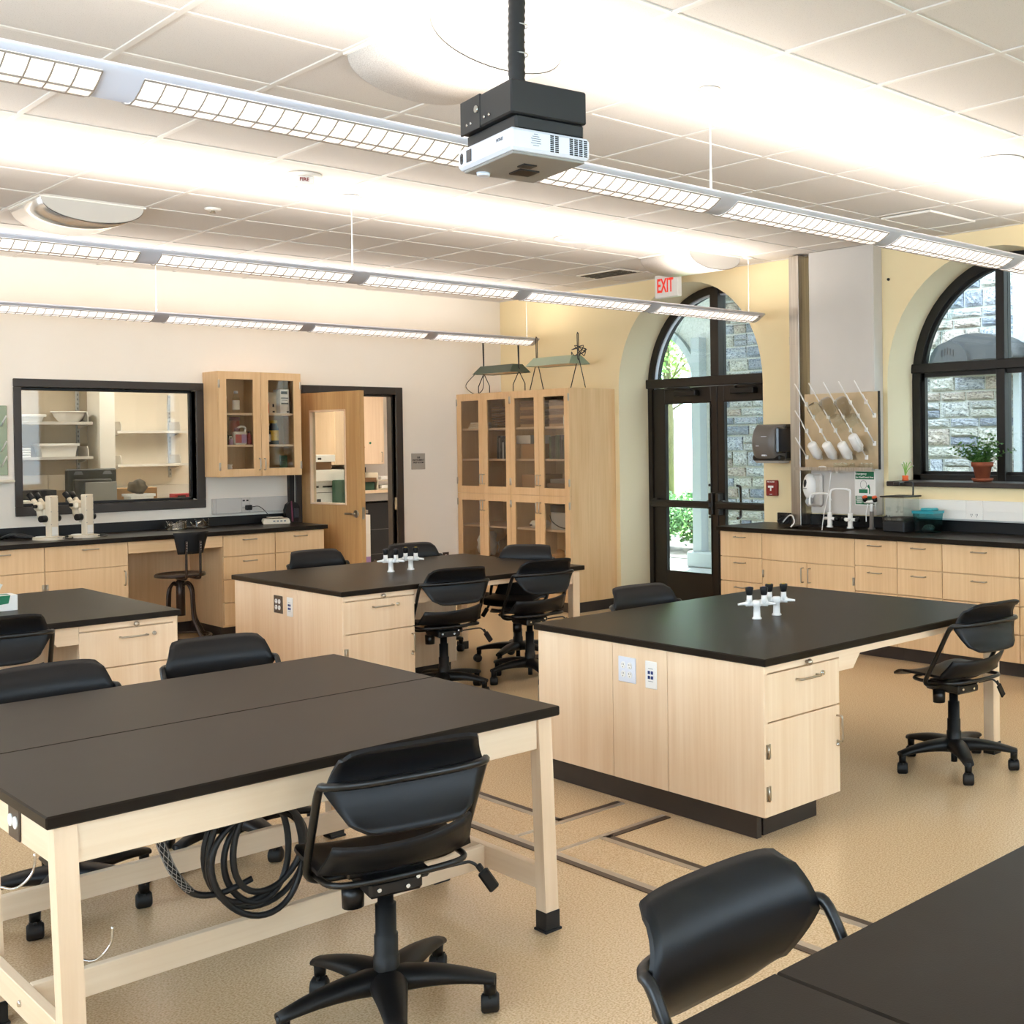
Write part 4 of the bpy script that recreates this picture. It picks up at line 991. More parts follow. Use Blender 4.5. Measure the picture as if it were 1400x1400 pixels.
# ---- soap dispenser
SD = thing('soap_dispenser', 'white wall soap dispenser left of the faucets', 'soap dispenser', (7.45, 6.2, 1.1))
MB().box(7.46, 7.499, 6.11, 6.285, 1.085, 1.355, .02).build('back_plate', 'chase_grey', SD)
MB().sphere((7.455, 6.225, 1.25), .062, 20, 14, (.85, 1.0, 1.75)).build('cover', 'white_plastic', SD)
MB().sphere((7.408, 6.235, 1.275), .022, 14, 10, (.4, .8, 1.6)).build('sight_window', 'bronze_dark', SD)
MB().box(7.398, 7.402, 6.215, 6.25, 1.232, 1.238).build('print_line', 'text_grey', SD)
m2 = MB(); m2.cyl((7.43, 6.20, 1.135), (7.375, 6.18, 1.13), .028, .024, 14); m2.cyl((7.375, 6.18, 1.13), (7.365, 6.176, 1.13), .014, .012, 12); m2.build('push_button', 'grey_metal', SD)
# ---- faucets
def faucet(y, label, hgt, reach, cross):
    Fc = thing('faucet', label, 'faucet', (7.44, y, CT), 'white gooseneck faucets')
    x = 7.44
    MB().lathe([(0, 0), (.027, 0), (.027, .008), (.021, .014), (.020, .12), (.0, .12)], (x, y, CT), 16).build('body', 'white_plastic', Fc)
    MB().tube(spl([(x, y, CT + .11), (x, y, CT + hgt - .03), (x - .01, y + .01, CT + hgt - .008), (x - .03, y + .03, CT + hgt), (x - .09, y + reach - .03, CT + hgt), (x - .115, y + reach - .005, CT + hgt - .01), (x - .125, y + reach, CT + hgt - .04), (x - .125, y + reach, CT + hgt - .09)], 5), [.0085] * 34 + [.011, .012], 10).build('spout', 'white_plastic', Fc)
    m2 = MB(); m2.cyl((x, y - .055, CT + .07), (x, y + .055, CT + .07), .013, .013, 12)
    if cross: m2.cyl((x - .055, y, CT + .07), (x, y, CT + .07), .013, .013, 12)
    m2.build('cross_valve', 'white_plastic', Fc)
    for sg in (-1, 1): MB().lathe([(0, 0), (.016, 0), (.02, .01), (.017, .032), (0, .034)], (x, y + sg * .055 + (0 if sg > 0 else -.034), CT + .07), 10, 'y').build('knob', 'black_base', Fc)
faucet(6.005, 'left white gooseneck faucet, in front of the soap dispenser', .275, .105, False)
faucet(5.795, 'right white gooseneck faucet, left of the green sign', .315, .105, True)
EW = thing('eyewash', 'deck eyewash with two orange-capped nozzles', 'eyewash', (7.45, 5.59, CT))
MB().lathe([(0, 0), (.032, 0), (.032, .006), (.018, .014), (.016, .14), (0, .14)], (7.45, 5.59, CT), 14).build('hose_sleeve', 'grey_plastic', EW)
m2 = MB(); m2.cyl((7.45, 5.59, CT + .14), (7.45, 5.59, CT + .21), .013, .013, 12); m2.cyl((7.44, 5.54, CT + .215), (7.44, 5.65, CT + .215), .013, .013, 10); m2.tube(spl([(7.43, 5.61, CT + .2), (7.42, 5.62, CT + .12), (7.42, 5.62, CT + .06)], 4), .005, 6); m2.build('yoke', 'white_plastic', EW)
for y in (5.545, 5.64):
    n_ = MB().cyl((7.44, y, CT + .22), (7.43, y, CT + .25), .018, .022, 12).build('nozzle', 'black_base', EW); MB().cyl((7.43, y, CT + .25), (7.426, y, CT + .262), .022, .018, 12).build('nozzle_cap', 'orange', EW)
# ---- eyewash sign
SG = thing('safety_sign', 'green and white emergency eyewash sign on the grey chase', 'sign', (7.498, 5.685, 1.25))
MB().box(7.494, 7.4975, 5.585, 5.79, 1.105, 1.385, .002).build('sign_board', 'paper', SG)
MB().box(7.4925, 7.4945, 5.595, 5.78, 1.315, 1.377).build('green_header', 'green_sign', SG)
MB().box(7.4925, 7.4945, 5.595, 5.78, 1.115, 1.148).build('green_footer', 'green_sign', SG); MB().box(7.4925, 7.4945, 5.595, 5.78, 1.153, 1.182).build('green_footer', 'green_sign', SG)
text_mb('Emergency', .026, .0004, .0005).xf(face_m('-X', (7.4922, 5.725, 1.359))).build('lettering', 'text_white', SG)
text_mb('Eye Wash/Drench Hose', .0195, .0004, .0004).xf(face_m('-X', (7.4922, 5.6875, 1.331)) @ Matrix.Diagonal((.92, 1, 1, 1))).build('lettering', 'text_white', SG)
m2 = MB(); m2.box(7.4925, 7.4945, 5.66, 5.745, 1.205, 1.235)
m2.box(7.4925, 7.4945, 5.635, 5.645, 1.20, 1.25); m2.prism([(5.665, 1.262), (5.645, 1.275), (5.636, 1.250), (5.648, 1.243)], 'x', 7.4925, 7.4945); m2.build('pictogram', 'green_sign', SG)
ring = [(7.4935, 5.70 + .031 * math.cos(t), 1.272 + .033 * math.sin(t)) for t in [2 * PI * k / 24 for k in range(24)]]
MB().tube(ring, .0014, 5, True).build('pictogram_face', 'text_black', SG)
m2 = MB()
for z, w in ((1.176, .07), (1.168, .05), (1.16, .06), (1.142, .06), (1.134, .07), (1.126, .05)): m2.box(7.4918, 7.4928, 5.77 - w, 5.77, z - .002, z + .002)
m2.build('print_lines', 'text_white', SG)
# ---- wire and hose left of the sink
o = thing('hose_coil', 'white hose with black wire bundle on the counter left of the sink', 'hose', (7.35, 6.35, CT))
MB().tube(spl([(7.36, 6.44, CT + .03), (7.34, 6.36, CT + .085), (7.32, 6.30, CT + .085), (7.28, 6.25, CT + .04), (7.26, 6.27, CT + .0)], 6), .006, 8).build('hose', 'white_plastic', o)
random.seed(3); m2 = MB()
for k in range(6):
    c = (7.40, 6.46, CT + .045); pp = [(c[0] + random.uniform(-.04, .04), c[1] + random.uniform(-.05, .05), c[2] + random.uniform(-.038, .045)) for _ in range(5)]
    m2.tube(spl(pp, 4, True), .003, 5, True)
m2.build('wire_bundle', 'cable', o)
o = thing('cable_bundle', 'black cable heap on the counter right of the eyewash', 'cable', (7.5, 5.5, CT)); m2 = MB()
for k in range(6):
    c = (7.52, 5.50, CT + .05); pp = [(c[0] + random.uniform(-.03, .03), c[1] + random.uniform(-.04, .04), c[2] + random.uniform(-.045, .06)) for _ in range(5)]
    m2.tube(spl(pp, 4, True), .004, 5, True)
m2.build('loops', 'cable', o)
# ---- raceway along the right wall
RW = thing('raceway', 'grey surface raceway with outlets under the arched window', 'raceway', (7.59, 4.2, 1.02))
ysg = [5.549, 4.80, 4.655, 3.4, 2.82]
for k in range(4):
    y1, y0 = ysg[k], ysg[k + 1]; m2 = MB().box(7.572, WX - .001, y0 + .001, y1 - .001, 1.022, 1.165, .004); m2.box(7.568, 7.574, y0 + .002, y1 - .002, 1.088, 1.094)
    if k == 1: m2 = MB().box(7.570, WX - .001, y0 + .001, y1 - .001, 1.022, 1.165, .004)
    m2.build('cover', 'white_paint', RW)
MB().box(7.566, WX - .001, 2.82, 5.552, 1.012, 1.024, .002).build('ledge', 'grey_metal', RW)
m2 = MB()
for yy in (4.75, 4.705):
    for z in (1.055,):
        for q in (-.006, .006): m2.box(7.5685, 7.571, yy + q - .0015, yy + q + .0015, z, z + .012)
        m2.box(7.5685, 7.571, yy - .002, yy + .002, z - .012, z - .006)
for yy in (5.43, 5.385):
    for q in (-.006, .006): m2.box(7.5665, 7.569, yy + q - .0015, yy + q + .0015, 1.055, 1.067)
m2.build('socket_slots', 'text_black', RW)
# ---- aquarium and tub
AQ = thing('aquarium', 'small clear aquarium with black base and lamp arm', 'aquarium', (7.36, 5.27, CT))
ax0, ax1, ay0, ay1 = 7.29, 7.50, 5.17, 5.37
MB().box(ax0, ax1, ay0, ay1, CT + .001, CT + .085, .008).build('gravel_base', 'black_box', AQ)
m2 = MB(); g = .004; zt = CT + .265
for (a, b, c, d) in ((ax0, ax1, ay0, ay0 + g), (ax0, ax1, ay1 - g, ay1), (ax0, ax0 + g, ay0, ay1), (ax1 - g, ax1, ay0, ay1)): m2.box(a, b, c, d, CT + .085, zt)
m2.build('tank', 'glass_clear', AQ)
MB().box(ax0 + .01, ax1 - .01, ay0 + .01, ay1 - .01, CT + .085, CT + .11, .006).build('gravel', 'gravel', AQ)
MB().box(ax0 - .015, ax1 + .015, ay0 - .012, ay1 + .012, zt, zt + .010, .003).build('lid', 'bronze_dark', AQ)
MB().tube(spl([(ax1 - .04, ay0 + .03, zt + .008), (ax1 - .04, ay0 + .03, zt + .095), (ax1 - .055, ay0 + .05, zt + .115), (ax0 + .09, ay0 + .09, zt + .112)], 5), .007, 8).build('lamp_arm', 'black_metal', AQ)
MB().box(ax0 + .05, ax0 + .12, ay0 + .07, ay0 + .13, zt + .09, zt + .118, .006).build('lamp_head', 'black_metal', AQ)
TUB = thing('critter_tub', 'teal-lidded clear plastic critter tub on the right counter', 'tub', (7.42, 5.08, CT))
tx0, tx1, ty0, ty1 = 7.36, 7.50, 4.955, 5.135
def frus(s0, z0, s1, z1): 
    cx, cy, hx, hy = (tx0 + tx1) / 2, (ty0 + ty1) / 2, (tx1 - tx0) / 2, (ty1 - ty0) / 2; V = []
    for s_, z in ((s0, z0), (s1, z1)): V += [(cx - hx * s_, cy - hy * s_, z), (cx + hx * s_, cy - hy * s_, z), (cx + hx * s_, cy + hy * s_, z), (cx - hx * s_, cy + hy * s_, z)]
    return V
MB().add(frus(.86, CT + .001, 1.0, CT + .15), [(0, 1, 2, 3), (0, 1, 5, 4), (1, 2, 6, 5), (2, 3, 7, 6), (3, 0, 4, 7)]).build('bin', 'glass_teal', TUB)
m2 = MB().add(frus(1.06, CT + .145, 1.08, CT + .165), [(0, 1, 2, 3), (4, 5, 6, 7), (0, 1, 5, 4), (1, 2, 6, 5), (2, 3, 7, 6), (3, 0, 4, 7)]); m2.box(tx0 + .02, tx1 - .02, ty0 + .02, ty1 - .05, CT + .163, CT + .186, .01); m2.build('lid', 'teal', TUB)
m2 = MB(); m2.sphere((7.42, 5.03, CT + .035), .045, 12, 8, (.9, 1.1, .6)); m2.sphere((7.44, 5.08, CT + .02), .028, 10, 6, (1, 1, .6)); m2.build('rocks', 'gravel', TUB)
# ---- towel dispenser and pull station
TD = thing('towel_dispenser', 'smoky grey paper towel dispenser beside the arched door', 'towel dispenser', (7.5, 6.72, 1.44))
MB().box(7.50, WX - .001, 6.53, 6.87, 1.46, 1.77, .02).build('back_shell', 'bronze_dark', TD)
def tdf(u, v):
    a = (v - .5) * 2; y = 6.535 + .33 * u; e = (1 - abs(2 * u - 1) ** 6)
    return (7.52 - .145 * math.cos(a * 1.25) * e * .98 - .0, y, 1.615 + .155 * math.sin(a * 1.25) / math.sin(1.25))
MB().shell(tdf, 17, 15, -.006).build('front_cover', 'grey_plastic', TD)
MB().box(7.40, 7.57, 6.526, 6.556, 1.525, 1.745, .03).build('roll_window', 'clear_dark', TD)
MB().box(7.44, 7.60, 6.54, 6.86, 1.462, 1.508, .012).build('lower_housing', 'bronze_dark', TD)
MB().prism([(7.44, 1.462), (7.60, 1.462), (7.58, 1.440), (7.47, 1.440)], 'y', 6.56, 6.83).build('outlet_chute', 'chase_grey', TD)
m2 = MB(); m2.box(7.372, 7.378, 6.63, 6.69, 1.665, 1.671); m2.box(7.372, 7.378, 6.72, 6.75, 1.585, 1.591); m2.box(7.385, 7.44, 6.66, 6.70, 1.50, 1.515, .004); m2.build('logo_mark', 'silver_plastic', TD)
FP = thing('fire_pull', 'red fire alarm pull station below the towel dispenser', 'fire alarm', (7.60, 6.765, 1.22))
MB().box(7.575, WX - .001, 6.705, 6.825, 1.155, 1.29, .006).build('case', 'red_pull', FP)
m2 = MB(); m2.box(7.570, 7.578, 6.735, 6.795, 1.225, 1.243, .002); m2.box(7.570, 7.578, 6.758, 6.772, 1.198, 1.23, .002); m2.build('pull_bar', 'text_white', FP)
text_mb('FIRE ALARM', .016, .0004, .0004).xf(face_m('-X', (7.5745, 6.765, 1.276))).build('lettering', 'text_white', FP)
m2 = MB(); m2.box(7.574, 7.576, 6.75, 6.78, 1.167, 1.171); m2.build('print_line', 'text_white', FP)
o = MB().cyl((WX, 5.52, 2.90), (WX - .012, 5.52, 2.90), .012, .010, 10).build('wall_stud', 'text_black'); tag(o, 'tiny black stud on the yellow wall beside the grey chase', 'fitting')
# ---- plants on the sill
PL = thing('potted_fern', 'green fern in a terracotta pot on the window sill', 'potted plant', (7.76, 4.77, 1.30)); px, py, pz = 7.76, 4.77, 1.30
MB().lathe([(0, .002), (.068, .002), (.078, .012), (.084, .026), (.078, .028), (.07, .014), (0, .014)], (px, py, pz), 24).build('saucer', 'terracotta', PL)
MB().lathe([(0, .014), (.05, .014), (.072, .115), (.082, .115), (.086, .150), (.078, .150), (.072, .135), (0, .13)], (px, py, pz), 24).build('pot', 'terracotta', PL)
random.seed(11); st = MB(); lf = MB()
for k in range(44):
    a = random.uniform(0, 2 * PI); L_ = random.uniform(.10, .24); lean = random.uniform(.05, .95)
    if k == 0: a, L_, lean = math.radians(150), .28, .9
    if k == 1: a, L_, lean = math.radians(-60), .26, 1.0
    if k == 2: a, L_, lean = 1.2, .27, .25
    p0 = Vector((px + .03 * math.cos(a), py + .03 * math.sin(a), pz + .13)); d = Vector((math.cos(a) * lean, math.sin(a) * lean, 1.0)).normalized()
    P_ = [p0 + d * (L_ * t) + Vector((0, 0, -.10 * lean * (L_ / .2) * t * t * .6)) + Vector((math.cos(a), math.sin(a), 0)) * .03 * t * t for t in [q / 6 for q in range(7)]]
    st.tube(P_, .0016, 4)
    for q in range(1, 7):
        for sg in (-1, 1):
            b = P_[q]; side = d.cross(Vector((random.uniform(-1, 1), random.uniform(-1, 1), random.uniform(-.3, .6)))).normalized() * sg
            w = .016; l = .032; tip = b + side * l + d * .008; mid = b + side * l * .5; n_ = side.cross(d).normalized() * w * .6
            lf.add([b, mid + d * w * .6, tip, mid - d * w * .4 + n_ * .3], [(0, 1, 2, 3)])
st.build('stems', 'leaf', PL); lf.build('leaves', 'leaf', PL, False)
PS = thing('sprout_pot', 'tiny bright green sprouts in an orange pot on the window sill', 'potted plant', (7.72, 5.46, 1.30)); px, py = 7.70, 5.44
MB().lathe([(0, .001), (.026, .001), (.028, .008), (.024, .018), (.026, .040), (.022, .042), (0, .038)], (px, py, 1.30), 14).build('pot', 'orange', PS)
m2 = MB(); m3 = MB()
for k, (dx, dy, h) in enumerate(((.0, .03, .10), (.0, .012, .115), (.0, -.01, .10), (0, -.055, .12), (0, -.075, .085), (.02, .0, .09), (-.02, -.03, .11))):
    pp = spl([(px, py, 1.335), (px + dx * .5, py + dy * .35, 1.335 + h * .6), (px + dx, py + dy, 1.335 + h)], 4); m2.tube(pp, .0035, 5)
    if k < 5: m3.sphere(pp[-1], .005, 8, 6)
m2.build('sprouts', 'leaf_bright', PS); m3.build('tips', 'text_white', PS)

# ================================================================== back wall counter
PY = 10.02
def bunit(a0, a1, label): return base_unit('-Y', PY, a0, a1, WY - PY - .02, label, 'back counter base cabinets')
SB = [.885, .702, .508, .312, .118]
B = bunit(1.70, 2.30, 'maple base cabinet past the left frame edge'); drawer_stack(B, '-Y', PY, 1.70, 2.30, [.885, .697, .106], 'h', 'maple_warm')
for (a0, a1, lab, hs) in ((2.30, 2.917, 'maple base cabinet at the left frame edge below the microscopes', a0 if False else 2.905), (2.917, 3.512, 'maple base cabinet with drawer and door left of the stool', 2.93)):
    B = bunit(a0, a1, lab)
    mb = MB(); fbox(mb, '-Y', PY, a0 + .002, a1 - .002, .699, .885, 0, .02, .002); d = mb.build('drawer', 'maple_warm', B); pull(d, '-Y', PY, (a0 + a1) / 2 + .02, .848, .11)
    mb = MB(); fbox(mb, '-Y', PY, a0 + .002, a1 - .002, .106, .695, 0, .02, .002); d = mb.build('door', 'maple_warm', B)
    pull(d, '-Y', PY, a1 - .03 if hs > a0 + .3 or a0 > 2.9 else a0 + .03, .60, .11, True) if a0 > 2.9 else pull(d, '-Y', PY, a0 + .03, .60, .11, True)
    for z in (.57, .22): hinge(d, '-Y', PY, hs, z, .010)
for (a0, a1, lab) in ((4.262, 4.715, 'four-drawer maple cabinet right of the stool'), (4.715, 5.168, 'four-drawer maple cabinet beside the open door')):
    B = bunit(a0, a1, lab); drawer_stack(B, '-Y', PY, a0, a1, SB, 'h', 'maple_warm')
KN = thing('knee_space', 'maple knee-space apron and back panel over the stool', 'apron', (3.887, PY, 0))
MB().box(3.513, 4.261, PY, PY + .02, .79, .886, .002).build('apron', 'maple_warm_x', KN); MB().box(3.513, 4.261, WY - .04, WY - .02, .1, .886).build('back_panel', 'maple_warm', KN); MB().box(3.513, 4.261, WY - .045, WY - .03, 0, .1).build('toe_strip', 'toe_rubber', KN)
WB = thing('worktop', 'black resin worktop along the back wall under the prep window', 'worktop', (3.5, 10.35, CT))
MB().box(.6, 5.19, 9.985, WY - .001, CT - .036, CT, .004).build('slab', 'resin', WB)
MB().box(.6, 5.19, WY - .022, WY - .001, CT, CT + .082, .002).build('backsplash', 'resin_edge', WB)
# ---- upper glass cabinet
def cab_door(parent, face, p, a0, a1, z0, z1, st, hinge_low, pull_z, wm, wmx, hz, glassm='glass_cab'):
    mb = MB()
    for (b0, b1, c0, c1) in ((a0, a0 + st, z0, z1), (a1 - st, a1, z0, z1), (a0 + st, a1 - st, z1 - st, z1), (a0 + st, a1 - st, z0, z0 + st)): fbox(mb, face, p, b0, b1, c0, c1, 0, .02)
    d = mb.build('door', wm, parent)
    mb = MB(); fbox(mb, face, p, a0 + st - .004, a1 - st + .004, z0 + st - .004, z1 - st + .004, .009, .012); mb.build('pane', glassm, d)
    pa = (a1 - .022) if hinge_low else (a0 + .022); pull(d, face, p, pa, pull_z, .10, True)
    ha = a0 + .004 if hinge_low else a1 - .004
    for z in hz: hinge(d, face, p, ha, z, .008, .07)
    return d
UC = thing('wall_cabinet', 'maple wall cabinet with two glass doors full of bottles', 'cabinet', (4.79, 10.58, 1.37))
ux0, ux1, uy, uz0, uz1 = 4.412, 5.164, 10.412, 1.368, 2.302
mb = MB(); t_ = .019
mb.box(ux0, ux0 + t_, uy + .021, WY - .001, uz0, uz1); mb.box(ux1 - t_, ux1, uy + .021, WY - .001, uz0, uz1); mb.box(ux0 + t_, ux1 - t_, uy + .021, WY - .001, uz1 - t_, uz1); mb.box(ux0 + t_, ux1 - t_, uy + .021, WY - .001, uz0, uz0 + t_); mb.box(ux0 + t_, ux1 - t_, WY - .012, WY - .001, uz0 + t_, uz1 - t_)
mb.box((ux0 + ux1) / 2 - .01, (ux0 + ux1) / 2 + .01, uy + .021, WY - .012, uz0 + t_, uz1 - t_)
mb.build('body', 'maple_amber', UC)
for z in (1.915, 1.632): MB().box(ux0 + t_, ux1 - t_, uy + .035, WY - .012, z, z + .02, .002).build('shelf', 'maple_pale_x', UC)
um = (ux0 + ux1) / 2
cab_door(UC, '-Y', uy, ux0 + .001, um - .0015, uz0 + .001, uz1 - .001, .068, True, 1.475, 'maple_amber', 'maple_amber_lit_x', (2.19, 1.46))
cab_door(UC, '-Y', uy, um + .0015, ux1 - .001, uz0 + .001, uz1 - .001, .068, False, 1.475, 'maple_amber', 'maple_amber_lit_x', (2.19, 1.46))
def jar(x, y, z, r, h, m, label, cat='bottle', cap=None, neck=None, band=None, group=None, nm_='bottle'):
    o = thing(nm_, label, cat, (x, y, z), group); nr = neck or r * .5
    MB().lathe([(0, .001), (r * .92, .001), (r, .006), (r, h * .68), (nr, h * .82), (nr, h * .9), (0, h * .9)], (x, y, z), 16).build('body', m, o)
    MB().lathe([(0, h * .88), (nr * 1.15, h * .88), (nr * 1.15, h), (0, h)], (x, y, z), 14).build('cap', cap or 'black_base', o)
    if band: MB().lathe([(r + .0008, h * .16), (r + .0008, h * .58)], (x, y, z), 18).build('label_band', band, o, False)
    return o
g1, g2, g3 = 'bottles in the wall cabinet', None, None
jar(4.525, 10.55, 1.935, .028, .15, 'glass_clear', 'clear glass flask at the left of the top cabinet shelf', cap='white_plastic', group=g1)
jar(4.625, 10.55, 1.935, .030, .20, 'glass_clear', 'clear glass bottle alone on the top shelf of the left cabinet door', cap='silver_plastic', band='paper', group=g1)
jar(4.64, 10.62, 1.652, .045, .25, 'red_label', 'tall dark red canister behind the jug on the middle shelf', cap='purple', neck=.04, group=g1)
J_ = thing('jug', 'white handled jug with red and lilac label on the middle shelf', 'jug', (4.63, 10.50, 1.652), g1)
MB().box(4.575, 4.685, 10.47, 10.53, 1.653, 1.77, .012).build('body', 'white_plastic', J_); MB().tube(spl([(4.675, 10.5, 1.75), (4.682, 10.5, 1.80), (4.65, 10.5, 1.815), (4.615, 10.5, 1.80), (4.60, 10.5, 1.765)], 4), .010, 8).build('handle', 'white_plastic', J_)
MB().cyl((4.60, 10.5, 1.77), (4.60, 10.5, 1.805), .018, .018, 12).build('cap', 'purple', J_); MB().box(4.58, 4.635, 10.4685, 10.4705, 1.668, 1.745).build('red_label', 'red_label', J_); MB().box(4.636, 4.68, 10.4685, 10.4705, 1.668, 1.745).build('lilac_label', 'lilac', J_)
for k, (x, y, r, h, m, lab) in enumerate(((4.50, 10.50, .018, .07, 'red_label', 'small red bottle at the far left of the middle shelf'), (4.535, 10.56, .024, .12, 'navy', 'dark bottle behind the small bottles on the middle shelf'), (4.545, 10.48, .018, .065, 'lilac', 'small lilac bottle beside the white jug'), (4.575, 10.56, .02, .09, 'white_plastic', 'small white bottle behind the white jug'), (4.715, 10.5, .02, .12, 'red_label', 'slim red bottle right of the white jug'))): jar(x, y, 1.652, r, h, m, lab, group=g1)
jar(4.53, 10.52, 1.388, .036, .09, 'white_plastic', 'squat white tub on the bottom shelf of the left cabinet door', cap='white_plastic', neck=.034, group=g1)
jar(4.64, 10.5, 1.388, .03, .05, 'glass_clear', 'low clear jar on the bottom shelf of the left cabinet door', cap='glass_clear', neck=.028, group=g1)
jar(4.885, 10.50, 1.935, .018, .13, 'orange', 'slim orange spray bottle on the top shelf of the right cabinet door', cap='white_plastic', group=g1)
def carton(x0, x1, y0, y1, z0, z1, m, label, cat='box', lines=None, group=None, nm_='box', face='-Y'):
    o = thing(nm_, label, cat, ((x0 + x1) / 2, (y0 + y1) / 2, z0), group); MB().box(x0, x1, y0, y1, z0 + .0005, z1, .002).build('carton', m, o)
    if lines:
        mb = MB()
        for (a0, a1, c0, c1) in lines:
            if face == '-Y': mb.box(x0 + a0 * (x1 - x0), x0 + a1 * (x1 - x0), y0 - .0012, y0 + .0005, z0 + c0 * (z1 - z0), z0 + c1 * (z1 - z0))
            else: mb.box(x0 - .0012, x0 + .0005, y0 + a0 * (y1 - y0), y0 + a1 * (y1 - y0), z0 + c0 * (z1 - z0), z0 + c1 * (z1 - z0))
        mb.build('print', 'text_black', o)
    return o
carton(4.905, 4.985, 10.52, 10.66, 1.935, 2.13, 'ivory', 'tan carton behind the spray bottle in the wall cabinet', lines=[(.5, .7, .3, .45), (.5, .75, .05, .12)])
carton(4.99, 5.075, 10.46, 10.60, 1.935, 2.155, 'paper', 'white printed carton on the top shelf of the wall cabinet', lines=[(.1, .8, .8, .92), (.1, .9, .62, .66), (.1, .9, .38, .44), (.2, .8, .54, .56), (.7, .95, .03, .1)])
jar(4.88, 10.5, 1.652, .033, .16, 'navy', 'black bottle with white label on the middle right shelf', cap='white_plastic', band='paper', group=g1)
jar(4.955, 10.53, 1.652, .045, .22, 'navy', 'wide dark bottle with yellow cap on the middle right shelf', cap='yellow', neck=.03, band='yellow', group=g1)
carton(5.0, 5.07, 10.50, 10.52, 1.44, 1.55, 'green_box', 'dark green packet leaning on the bottom shelf of the wall cabinet', 'packet', [(.2, .7, .75, .82), (.2, .6, .55, .62), (.2, .7, .35, .4)])
carton(4.87, 5.09, 10.54, 10.68, 1.388, 1.44, 'chase_grey', 'flat grey box on the bottom shelf of the wall cabinet')
# ---- raceway, plaque, low outlet
RB = thing('raceway', 'short grey raceway with outlet under the wall cabinet', 'raceway', (4.83, WY - .02, 1.03))
for a, b in ((4.468, 4.495), (4.496, 4.725), (4.726, 4.80), (4.801, 5.21)):
    mb = MB().box(a, b, WY - .045, WY - .001, 1.03, 1.168, .004)
    if b - a > .1: mb.box(a + .002, b - .002, WY - .049, WY - .043, 1.095, 1.10)
    mb.build('cover', 'chase_grey', RB)
mb = MB()
for a in (4.745, 4.778): mb.box(a - .010, a + .010, WY - .0475, WY - .044, 1.135, 1.148)
mb.box(4.735, 4.737, WY - .0475, WY - .044, 1.07, 1.085); mb.box(4.748, 4.75, WY - .0475, WY - .044, 1.07, 1.085); mb.build('socket_slots', 'text_black', RB)
PLQ = thing('door_plaque', 'grey room plaque with black lettering right of the open door', 'plaque', (6.575, WY - .004, 1.46))
MB().box(6.496, 6.655, WY - .007, WY - .0005, 1.379, 1.544, .002).build('plate', 'plaque', PLQ)
for t_, z, sz in (('108', 1.500, .026), ('INSTRUMENT', 1.474, .022), ('PREP ROOM', 1.449, .022)): text_mb(t_, sz, .0004, .0006).xf(face_m('-Y', (6.575, WY - .0075, z))).build('lettering', 'text_black', PLQ)
OW = thing('wall_outlet', 'small dark wall outlet low beside the tall cabinet', 'outlet', (6.885, WY, .44)); outlet_plate(OW, '-Y', WY - .001, 6.885, .44, .075, .12, 'brown_plate', 'duplex')
# ---- drying board at the left frame edge
DL = thing('drying_rack', 'pale drying board with white pegs at the left frame edge', 'drying rack', (2.6, WY - .02, 1.37))
MB().box(2.35, 2.872, WY - .02, WY - .001, 1.43, 1.985, .003).build('board', 'green_light', DL)
for z in (1.82, 1.62, 1.5):
    for x in (2.83, 2.68, 2.53, 2.40): MB().tube([(x, WY - .02, z), (x + .012, WY - .11, z + .08)], [.006, .005], 6).build('peg', 'white_plastic', DL)
MB().box(2.33, 2.90, WY - .10, WY - .001, 1.372, 1.392, .004).build('drip_tray', 'ivory', DL)
# ---- microscopes
def microscope(x, y, rot, label):
    S = thing('microscope', label, 'microscope', (0, 0, 0), 'ivory stereo microscopes on the back counter')
    def base(): 
        P_ = [(.095 * math.copysign(abs(math.cos(t)) ** .8, math.cos(t)), .12 * math.sin(t) - .02) for t in [2 * PI * k / 28 for k in range(28)]]
        return MB().prism(P_, 'z', 0.0, .02)
    base().build('base', 'scope_ivory', S)
    MB().box(-.038, .038, -.085, -.03, .02, .345, .006).build('pillar', 'scope_ivory', S)
    mb = MB(); mb.box(-.035, .035, -.03, .0, .12, .24, .006); mb.build('focus_block', 'ivory', S)
    for sg in (-1, 1): MB().cyl((sg * .036, -.035, .165), (sg * .082, -.035, .165), .028, .026, 16).build('focus_knob', 'black_base', S)
    mb = MB(); mb.box(-.05, .05, 0, .09, .225, .295, .018); mb.cyl((0, .05, .225), (0, .05, .165), .036, .028, 18); hd = mb.build('head', 'scope_ivory', S)
    for sg in (-1, 1):
        MB().cyl((sg * .028, .07, .28), (sg * .03, .10, .312), .019, .017, 12).build('ocular_tube', 'scope_ivory', hd)
        MB().cyl((sg * .03, .10, .312), (sg * .032, .14, .355), .019, .021, 14).build('eyepiece', 'black_base', hd)
        MB().cyl((sg * .05, .045, .262), (sg * .068, .045, .262), .016, .014, 12).build('zoom_knob', 'black_base', hd)
    MB().lathe([(0, .02), (.045, .02), (.045, .024), (0, .024)], (0, .05, 0), 20).build('stage_plate', 'paper', S)
    MB().box(-.026, .026, -.0862, -.0848, .03, .10).build('rating_label', 'paper', S)
    mb = MB(); mb.box(-.03, .03, -.087, -.084, .035, .037)
    for (a, b) in ((-.03, .33), (.03, .33), (-.03, .22), (.03, .22), (-.03, .12), (.03, .12)): mb.cyl((a, -.0845, b), (a, -.0875, b), .003, .003, 6)
    mb.build('screw', 'text_grey', S)
    mb = MB(); mb.tube(spl([(.02, -.10, .012), (.03, -.145, .012), (.07, -.16, .005), (.13, -.12, .005), (.17, -.05, .012), (.15, .03, .006)], 5), .004, 6); mb.cyl((.0, -.115, .012), (.035, -.12, .012), .011, .009, 8); mb.build('power_cord', 'cable', S)
    S.location = (x, y, CT); S.rotation_euler = (0, 0, rot)
